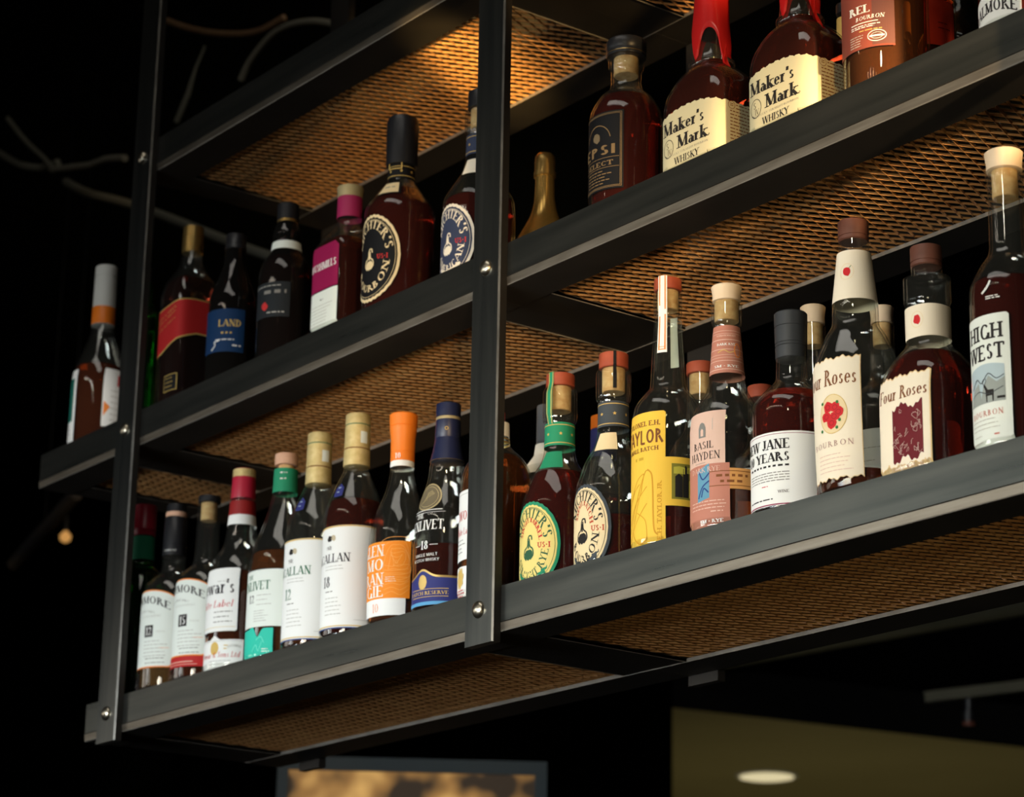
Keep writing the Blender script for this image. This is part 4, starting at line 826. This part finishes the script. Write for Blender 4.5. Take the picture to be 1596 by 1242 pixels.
# square bottle, slanted red label
R = .0335
b = Bottle(-1.1450, .0500, 'mid', R, [body(R, .160), [(.160, R), (.172, R*.975), (.188, R*.86), (.199, R*.68), (.2077, .0185), (.219, .0156), (.2330, .0142)]], 'square dark bottle with a slanted red band, first past the far post', GLASS, DARKL, .19, 5.0, 1.0, .0)
lathe('cap', b.root, [(.2330, .0140), (.2333, .0148), (.2420, .0150), (.2423, .0144), (.2430, .0144), (.2433, .0150), (.2560, .0149), (.2563, .0144), (.2570, .0144), (.2573, .0149), (.2715, .0146), (.2723, .0136)], brass)
L = Label(b); sl = lambda z: (lambda u: z+.42*u); L.paper(-.034, .086, lambda u: .0840+.36*min(u, .055), lambda u: .1480+.14*min(u, .05), goldp, .002); L.paper(-.034, .086, lambda u: .0860+.36*min(u, .055), lambda u: .1465+.14*min(u, .05), redp, .002)
for z, h in ((.134, .003), (.128, .0022), (.118, .0022)): L.text('RED LABEL', -.002, z, h, goldp, .05, 'light', slope=.3)
L.obj('label')
L = Label(b); L.paper(.002, .030, .020, .0440, goldp, .002); L.paper(.003, .029, .021, .043, blackp, .002); L.lines(.006, .026, .026, .038, 3, goldp, .001); L.obj('foot_label')
# dark bottle, blue label
R = .0330
b = Bottle(-1.0180, .0460, 'mid', R, [body(R, .113), [(.113, R), (.128, R*.965), (.1428, .0272), (.158, .0212), (.179, .0152), (.200, .0142)]], 'dark bottle with a deep blue label and black cap, second past the far post', DARKG, DARKL, .15)
lathe('cap', b.root, [(.2000, .0140), (.2003, .0146), (.2045, .0146), (.2050, .0142), (.2215, .0140), (.2223, .0130)], blackcap, bands={2: greycap})
L = Label(b); L.paper(-.03, .052, .0440, .1050, bluep); L.text('LAND', .0315, .0800, .0095, goldp, .032, 'serif'); L.lines(.02, .04, .0685, .0695, 1, goldp, .0026); L.lines(.012, .045, .0600, .0605, 1, wink, .0014); L.lines(.036, .048, .050, .052, 1, wink, .002); L.curve([(.006, .047), (.012, .054), (.010, .058), (.018, .060)], .0016, wink); L.obj('label')
# dark bottle, white neck ring
R = .0350
b = Bottle(-.8885, .0480, 'mid', R, [body(R, .119), [(.119, R), (.132, R*.965), (.1434, .0302), (.1535, .0236), (.1600, .0202)], [(.16, .0202), (.166, .0190), (.175, .0186), (.185, .0192), (.194, .0168), (.2010, .0140)]], 'dark bottle with a pale ring at its neck foot and red mark on the label', DARKG, MAHOG, .15)
n = Label(b, .165, .0006); n.paper(-.058, .058, .1600, .1715, offw); n.obj('neck_ring')
lathe('cap', b.root, [(.2010, .0136), (.2013, .0142), (.2050, .0142), (.2053, .0146), (.2270, .0146), (.2280, .0134)], blackcap, bands={1: brass})
L = Label(b); L.paper(-.03, .043, .0590, .1075, P('dark_slate_paper', (.014, .017, .02)), .002); L.lines(.006, .038, .0905, .0915, 1, ink2, .0048, False, word=.009); L.blob(.0075, .0750, .0052, red, 9, 2, 1.1); L.lines(.012, .038, .064, .0645, 1, ink3, .0016); L.lines(-.02, .04, .101, .102, 1, ink3, .001); L.obj('label')
# magenta label square bottle
R = .0362
b = Bottle(-.7400, .0490, 'mid', R, [body(R, .116), [(.116, R), (.124, R*.95), (.136, R*.74), (.145, .0206), (.152, .0166), (.1629, .0158), (.1909, .0156)]], 'square brown bottle with a magenta label over a white one and a pink neck', GLASS, MAHOG, .128, 5.0, 1.0)
n = Label(b, .18, .0005); n.paper(-.05, .05, .1625, .1912, pinkcap); n.obj('neck_sleeve')
lathe('cap', b.root, [(.1912, .0150), (.1915, .0160), (.197, .0165), (.2040, .0174), (.2058, .0172), (.2064, .0160)], palegold)
L = Label(b); L.paper(-.0300, .0300, .0590, lambda u: .1195 if abs(u) < .024 else .1195-(abs(u)-.024), magp, .002); L.text('BUSHMILLS', .000, .0865, .0098, wink, .054, 'bold', shear=.0, slope=.0); L.obj('label')
L = Label(b); L.paper(-.0300, .0300, -.0005, .0575, offw, .002); L.lines(-.004, .004, .0440, .0450, 1, ink2, .002); L.lines(-.024, .024, .012, .0380, 7, ink3, .0008); L.obj('foot_label')
# black capped oval label
blackov = dict(border=beige, field=blackp, im=beige, rm=red, arc2='SMALL BATCH', arc3='BOURBON', neckband=blackp)
b = michter(-.6370, .0575, 'mid', .0450, (.1266, .1600, .1760, .1840, .2030, .2060, .2140), 'big round bottle with a black oval label, tall black cap and gold tag', beige, blackp, beige, red, '', 'BOURBON', RUBY, .170, .0035, .0705, .0425, .0570, blackp, blackp)
lathe('cap', b.root, [(.2040, .0168), (.2044, .0196), (.2060, .0198), (.262, .0205), (.2695, .0185), (.2730, .0120)], blackcap)
n = Label(b, .19, .0016); n.ring(.008, .2005, .0125, .0070, .0018, goldp, 4, 45, 405); n.obj('gold_tag')
b = michter(-.4680, .0565, 'mid', .0440, (.0871, .1229, .1417, .1620, .1880, .2050, .2250), 'round bottle with a midnight blue oval label, partly behind the middle post', ivory, midblue, ivory, red, '', 'AMERICAN', RUBY, .103, .0005, .0420, .0375, .0490, midblue, None)
lathe('cork', b.root, cap_prof(.0122, .1990, .2251), cork); lathe('cap', b.root, cap_prof(.0162, .2251, .2471), blackcap)
# gold topped bottle in the second row
b = Bottle(-.4740, .160, 'mid', .0400, [body(.0400, .055), [(.055, .0400), (.075, .0370), (.098, .0255), (.115, .0172), (.135, .0128), (.160, .0118), (.172, .0116)]], 'gold topped bottle with a glowing cone shaped shoulder, right of the middle post', pmat('gold_lacquer', (0.70, 0.44, 0.13), 0.24, 0.85))
lathe('cap', b.root, [(.1655, .0120), (.1660, .0136), (.1720, .0138), (.1726, .0126), (.186, .0128), (.1925, .0122), (.1962, .0098), (.1975, .0055)], brass)
# ---- right bay
R = .0412
b = Bottle(-.1890, .0540, 'mid', R, [body(R, .108), [(.108, R), (.121, R*.97), (.1320, R*.86), (.1425, .0288), (.1490, .0215), (.1539, .0186), (.160, .0172), (.1760, .0172)], [(.1760, .0172), (.1785, .0196), (.186, .0202), (.1912, .0198)]], 'ruby bottle with a wide flat stopper and black gold framed label', GLASS, RUBY, .140)
lathe('stopper', b.root, [(.1912, .0190), (.1918, .0222), (.1945, .0228), (.1955, .0224), (.2000, .0224), (.2010, .0229), (.2100, .0226), (.2123, .0210)], blackcap, bands={2: brass})
lathe('plug', b.root, cap_prof(.0140, .1700, .1912), cork)
L = Label(b); L.paper(-.0300, .0338, .0200, .1125, blackp); gd = P('antique_gold_ink', (.20, .13, .06))
for e in (.0020, .0034): 
    L.hline(-.03+e, .0338-e, .0200+e, .0006, gd); L.hline(-.03+e, .0338-e, .1119-e, .0006, gd); L.paper(.0332-e, .0338-e, .02+e, .1125-e, gd, .0005)
L.ring(.0005, .078, .019, .020, .0010, gd, 30, 10, 170)
L.text('EPSI', .0005, .0610, .0115, gd, .050, 'sansb'); L.hline(-.022, .029, .0570, .0006, gd); L.text('SELECT', .001, .0480, .0055, gd, .042, 'slab'); L.hline(-.022, .029, .0455, .0006, gd); L.lines(-.016, .022, .027, .0415, 5, gd, .0011); L.blob(.0, .083, .006, P('dim_gold_ink', (.16, .12, .07)), 9, 4); L.obj('label')
# two wax sealed bottles
def waxed(x, y, label, seed):
    a = .0495
    b = Bottle(x, y, 'mid', a, [[(.007, a), (.074, a)], [(.074, a), (.084, a*.985), (.0950, a*.925), (.1060, a*.80), (.1150, a*.64), (.1205, .0250), (.1240, .0222)], [(.1240, .0222), (.1265, .0236), (.1305, .0234), (.1325, .0212), (.150, .0196), (.185, .0176), (.214, .0168)]], label, GLASS, MAHOG, .127, 5.0, .73, group='red wax dipped bottles')
    rr = random.Random(seed); bm = MB(); seg = 84; rows = 30
    wins = [(.72, .62, .034), (2.5, .45, .028), (4.0, .60, .035), (5.45, .45, .030)]
    drips = [(1.42, .13, .022 if seed == 3 else .030), (.02, .12, .006), (3.3, .14, .016)]
    def low(th):
        v = .1295
        for c, wd, ln in wins: v += ln*math.exp(-(((th-c+PI) % (2*PI)-PI)/wd)**4)
        for c, wd, ln in drips: v -= ln*math.exp(-(((th-c+PI) % (2*PI)-PI)/wd)**4)
        return v + .0012*math.sin(7*th+seed)
    for i in range(rows+1):
        f = i/rows
        for j in range(seg):
            th = 2*PI*j/seg; zl = low(th); z = zl+(.2290-zl)*f
            r0 = b.pr(th, *b.sect(b.rad(min(z, .214))))
            r = r0+.0018*min(1, .15+f*10)+.0007*math.sin(3*th+z*60)*(f > .02)
            if z > .2165: r = (b.rad(.214)+.0018)*math.sqrt(max(0.02, 1-((z-.2165)/.0130)**2))
            bm.v.append((r*math.sin(th), -r*math.cos(th), z))
    mi = bm.mat(waxm)
    for i in range(rows):
        for j in range(seg): bm.f.append((i*seg+j, i*seg+(j+1) % seg, (i+1)*seg+(j+1) % seg, (i+1)*seg+j)); bm.mi.append(mi)
    bm.f.append(tuple(rows*seg+j for j in range(seg))); bm.mi.append(mi)
    bm.obj('wax_seal', b.root, True)
    L = Label(b); jag = lambda u: .0655+.0075*math.cos(min(1, abs(u)/.050)*PI/2)+.0007*math.sin(u*620)+.0004*math.sin(u*1500) if abs(u) < .05 else .0655-.03*max(0, abs(u)-.055)+.0007*math.sin(u*620)
    L.paper(-.0500, .1020, -.0020, jag, cream, .0016)
    L.text("Maker's", -.0050, .0465, .0148, ink, .066, 'bold', track=.02); L.text('Mark', .0090, .0268, .0148, ink, .046, 'bold', track=.02); L.ring(.0345, .0285, .0008, .0008, .0004, ink, 10)
    L.ring(-.0290, .0310, .0088, .0105, .0007, ink, 36); L.text('S', -.0305, .0310, .0070, ink, .0045, 'light'); L.text('IV', -.0270, .0240, .0060, ink, .0065, 'light'); L.curve([(-.0345, .0245), (-.031, .0215), (-.028, .0205)], .0006, ink)
    L.text('KENTUCKY STRAIGHT BOURBON', .000, .0208, .0024, ink2, .066, 'light'); L.text('WHISKY', .0005, .0098, .0078, ink, .038, 'serif', shear=.0); L.lines(-.016, .018, .0035, .0042, 1, ink2, .0010)
    L.ring(.0605, .0610, .0046, .0046, .0005, brown, 24); L.lines(.0585, .0625, .060, .062, 2, brown, .0008, False)
    for q in range(15):
        zq = .0615-.0039*q; L.lines(.0665 if q < 2 else .0585, .0925, zq, zq, 1, brown, .0011, False, word=.006)
    L.obj('label', 'cream wraparound label with black lettering')
    return b
waxed(-.0385, .0485, 'red wax sealed bottle with a cream label, left one of the pair', 3)
waxed(.0985, .0485, 'red wax sealed bottle with a cream label, right one of the pair', 8)
R = .0430
b = Bottle(.2140, .0550, 'mid', R, [body(R, .145), [(.145, R), (.160, R*.93), (.176, R*.68), (.188, .0190), (.205, .0160), (.235, .0150)]], 'amber bottle with a brick red label, right of the red wax pair', GLASS, AMBER, .15)
lathe('cap', b.root, cap_prof(.0160, .2350, .2650), blackcap)
L = Label(b); L.paper(-.045, .0420, .0420, .1300, brickp); L.paper(.020, .0420, .0440, .130, P('brown_plum_paper', (.14, .055, .045))); L.text('REL', -.006, .0800, .0085, wink, .024, 'bold', 'l'); L.text('BOURBON', .002, .0725, .0042, wink, .03, 'serif', 'l', .15)
L.hline(-.004, .026, .0690, .0010, wink); L.lines(-.004, .030, .0640, .0660, 2, wink, .0010); L.lines(.006, .034, .0600, .0604, 1, goldp, .0010); L.lines(-.006, .012, .0455, .056, 5, ink3, .0008); L.ring(.0245, .0535, .0095, .0062, .0008, wink, 30); L.hline(.017, .032, .0525, .0018, wink); L.ring(.0245, .0535, .006, .0035, .0004, wink, 24); L.obj('label')
R = .0380
b = Bottle(.1640, .1560, 'mid', R, [body(R, .155), [(.155, R), (.170, R*.95), (.182, R*.7), (.194, .0180), (.22, .0160)]], 'bottle with a plain scarlet label in the second row behind the brick red label', GLASS, COPPER, .17)
lathe('cap', b.root, cap_prof(.0165, .2200, .2450), goldcap)
L = Label(b); z0, z1 = rrect(-.05, .072, .0940, .1460, .004); L.paper(-.05, .072, z0, z1, P('scarlet_paper', (.50, .035, .015))); L.paper(-.045, .030, .0960, .108, orangep); L.lines(.048, .062, .118, .119, 1, burg, .001); L.lines(.048, .066, .112, .113, 1, burg, .001); L.obj('label')  # orange strip: label tint as seen through the amber bottle, put into colour
b = back(.0530, .160, 'mid', .0300, .1990, blackcap, .0105, 'slim pale necked bottle in the second row right of the red wax pair', GOLDL, .11, .135, .012, nr=.0098)
n = Label(b, .17, .0004); n.paper(-.03, .03, .150, .182, goldp); n.obj('neck_label')
b = back(.1350, .250, 'mid', .0340, .2050, blackcap, .0150, 'small black round shouldered bottle in the second row near the top right corner', DARKL, .12, .178, .02, glass=DARKG)
R = .0450
b = Bottle(.3950, .0575, 'mid', R, [body(R, .11), [(.11, R), (.128, R*.93), (.145, R*.66), (.160, .0190), (.20, .0160), (.235, .0150)]], 'dark red bottle with an arched white label cut off by the top right corner', GLASS, RUBY, .16)
lathe('cap', b.root, cap_prof(.0162, .2350, .2650), blackcap)
L = Label(b); L.paper(-.0420, .0270, -.002, lambda u: .0240+.0150*math.sqrt(max(0, 1-((u+.004)/.046)**2)), white); L.bend('DALMORE', -.007, .0185, .0115, ink, .060, .0065, 'slab'); L.obj('label')
# one bottle on the upper shelf whose foot glints through the mesh
R = .0330
b = Bottle(-.5000, .1250, 'top', R, [body(R, .17), [(.17, R), (.185, R*.93), (.2, R*.6), (.21, .016), (.25, .015)]], 'clear bottle on the upper shelf, only its round foot glinting through the mesh', GLASS, GOLDL, .16)
lathe('cap', b.root, cap_prof(.016, .2500, .2750), blackcap)

# ================================================================ background
def slab(name, pts, z, th, m, side):
    b = MB(); lo = [Vector((p[0], p[1], z)) for p in pts]; hi = [p+Vector((0, 0, th)) for p in lo]; n = len(lo)
    b.poly(lo, m); b.poly(hi, side)
    for i in range(n): b.poly([lo[i], lo[(i+1) % n], hi[(i+1) % n], hi[i]], side)
    return b.obj(name, None, False, True)
# lowered ceiling section with a round recessed lamp
sof = noisy('olive_plaster', (0.30, 0.25, 0.115), (0.33, 0.275, 0.13), 2, 0.8)
structure(slab('trim_1', [(-4.003, 3.389), (-3.60, 5.60), (-4.70, 6.49), (-7.45, 6.49), (-6.105, 5.189)], .85, .14, sof, blackm))  # slab sides coloured black, standing in for their unlit faces
t = empty('ceiling_lamp', (-4.745, 4.456, .85), 'round recessed lamp glowing in the olive lowered ceiling', 'lamp')
lathe('trim_ring', t, [(-.006, .095), (-.006, .108), (-.001, .112)], pmat('lamp_ring', (.6, .58, .5), .4))
lathe('diffuser', t, [(-.012, .080), (-.009, .094), (-.0055, .094)], pmat('lamp_glow', (.9, .85, .6), .5, emis=(1.0, .86, .52), estr=.62))
spot('soffit_fill_light', (-4.6, 4.3, -1.6), (-4.5, 4.8, .85), 27, 100, (1.0, .90, .52), .3, 1.0)  # unseen fill added below to brighten the olive ceiling
# duct and lighting track in front of the lowered ceiling
duct = noisy('dusty_duct', (.10, .095, .06), (.14, .13, .085), 6, .6)
b = MB(); b.tube([(-4.42, 3.353, .99), (-2.30, 3.60, .99)], .042, duct, 20); tag(b.obj('ceiling_duct', None, True, False, 60), 'dim grey duct running above the olive ceiling patch', 'duct')
t = empty('track_light', (-2.551, 3.123, .62), 'small dark track lamp with a reddish tip hanging over the olive ceiling', 'lamp')
b = MB(); b.tube([(0, 0, .02), (-.004, .003, -.012)], .013, blackcap, 14); b.tube([(-.004, .003, -.012), (-.007, .005, -.036)], .019, blackcap, 16); b.obj('lamp_head', t, True, False, 50)
b = MB(); b.tube([(-.007, .005, -.0362), (-.0085, .006, -.047)], .016, pmat('lamp_tip', (.20, .06, .035), .5), 16); b.obj('lamp_tip', t, True, False, 50)
b = MB(); b.box(-.11, .45, -.013, .013, -.013, .013, duct); o = b.obj('lighting_track'); o.location = (-2.551, 3.123, .655); o.rotation_euler = (0, -.1, .732); tag(o, 'short olive grey track bar carrying the small dark lamp', 'track')
# framed screen far below the lower shelf
t = empty('wall_screen', (-2.19, 1.18, .0), 'blurred glowing screen in a dark frame at the bottom edge', 'screen'); t.rotation_euler.z = math.atan2(.415, .287)
scr = bpy.data.materials.new('screen_picture'); scr.use_nodes = True; nt = scr.node_tree; n = nt.nodes; L_ = nt.links; pb = n['Principled BSDF']
tc = n.new('ShaderNodeTexCoord'); nz = n.new('ShaderNodeTexNoise'); nz.inputs['Scale'].default_value = 9; nz.inputs['Detail'].default_value = 2
cr = n.new('ShaderNodeValToRGB'); el = cr.color_ramp.elements; el[0].position = .38; el[0].color = (.02, .012, .006, 1); el[1].position = .66; el[1].color = (.52, .30, .09, 1); e = cr.color_ramp.elements.new(.5); e.color = (.22, .11, .03, 1)
L_.new(tc.outputs['Object'], nz.inputs['Vector']); L_.new(nz.outputs['Fac'], cr.inputs[0]); L_.new(cr.outputs[0], pb.inputs['Emission Color']); pb.inputs['Emission Strength'].default_value = 1.35; pb.inputs['Base Color'].default_value = (.01, .01, .01, 1)
b = MB(); b.box(-.237, .235, .0, .004, -.17, .196, scr); b.obj('display', t)
fr = pmat('blue_grey_frame', (.05, .065, .07), .5); b = MB()
for q in ((-.258, -.237, -.006, .02, -.19, .222), (.235, .258, -.006, .02, -.19, .222), (-.237, .235, -.006, .02, .196, .222), (-.237, .235, -.006, .02, -.19, -.17)): b.box(*q, fr)
b.obj('frame', t)
# cables and conduit in the dark at the upper left
condm = noisy('corrugated_conduit', (.30, .17, .09), (.36, .22, .12), 30, .5); cabm = pmat('pale_cable', (.36, .34, .27), .5); dimc = pmat('grey_cable', (.24, .235, .19), .5)
def cable(pts, r, m, label, ribs=False, seg=10):
    P3 = [Vector(p) for p in pts]; out = []
    for i in range(len(P3)-1):
        p0, p1, p2, p3 = P3[max(0, i-1)], P3[i], P3[i+1], P3[min(len(P3)-1, i+2)]
        N = 26 if ribs else 8
        for j in range(N):
            t_ = j/N; out.append(.5*((2*p1)+(p2-p0)*t_+(2*p0-5*p1+4*p2-p3)*t_*t_+(3*p1-p0-3*p2+p3)*t_**3))
    out.append(P3[-1]); rad = [r*(1+.16*(i % 2)) for i in range(len(out))] if ribs else r
    b = MB(); b.tube(out, rad, m, seg); return tag(b.obj('cable', None, True, False, 70), label, 'cable', 'cables in the dark upper left')
cable([(-2.567, .75, 1.79), (-2.448, .75, 1.725), (-2.314, .75, 1.665), (-2.187, .75, 1.623), (-2.10, .76, 1.625)], .0062, condm, 'ribbed orange brown conduit sagging near the top edge', True)
cable([(-2.24, .75, 1.537), (-2.206, .75, 1.567), (-2.137, .75, 1.593), (-2.066, .75, 1.592), (-1.973, .75, 1.566), (-1.881, .75, 1.523)], .0066, cabm, 'pale cable arching over beside the ribbed conduit')
cable([(-3.199, .7, 1.764), (-3.095, .7, 1.674), (-2.99, .7, 1.596), (-2.95, .7, 1.560)], .006, dimc, 'grey cable slanting down from the left edge to the cable knot')
cable([(-3.27, .7, 1.71), (-3.224, .7, 1.685), (-3.119, .7, 1.625), (-3.05, .72, 1.600), (-2.985, .73, 1.595)], .0085, dimc, 'thicker grey cable entering from the left edge below the slanting one')
cable([(-2.96, .705, 1.560), (-2.939, .7, 1.555), (-2.861, .7, 1.535), (-2.771, .7, 1.512), (-2.699, .7, 1.502), (-2.613, .7, 1.477)], .0075, cabm, 'pale cable running right from the knot towards the far post')
cable([(-3.00, .76, 1.560), (-2.89, .76, 1.500), (-2.73, .76, 1.43), (-2.55, .76, 1.345), (-2.24, .76, 1.19), (-2.03, .76, 1.09)], .010, dimc, 'long dim hose falling from the knot behind the shelves')
b = MB(); b.tube([(-2.40, .755, 1.672), (-2.425, .75, 1.63), (-2.451, .75, 1.58), (-2.493, .75, 1.532)], [.002, .003, .006, .006], dimc, 8); tag(b.obj('cable_clip', None, True, False, 60), 'short grey cable end hanging under the ribbed conduit', 'clip')
b = MB(); b.tube([(-4.034, 1.2, .948), (-3.713, 1.2, 1.068)], .017, pmat('dull_rod', (.11, .11, .12), .5), 16); b.tube([(-3.87, 1.2, 1.005), (-3.87, 1.2, 2.6)], .0012, blackcap, 6); tag(b.obj('hanging_rod', None, True, False, 60), 'slanting grey rod blurred in the dark left of the far post', 'rod')
t = empty('pendant_lamp', (-3.95, 1.30, 1.021), 'tiny amber lamp glint behind the slanting rod', 'lamp')
lathe('bulb', t, [(-.014, .004), (-.008, .013), (.004, .015), (.012, .008), (.016, .005)], pmat('amber_bulb', (.4, .2, .06), .4, emis=(1, .5, .14), estr=.5), 16)
lathe('socket', t, cap_prof(.008, .016, .05), blackcap, 16); b = MB(); b.tube([(0, 0, .05), (0, 0, 1.579)], .0015, blackcap, 6); b.obj('cord', t)
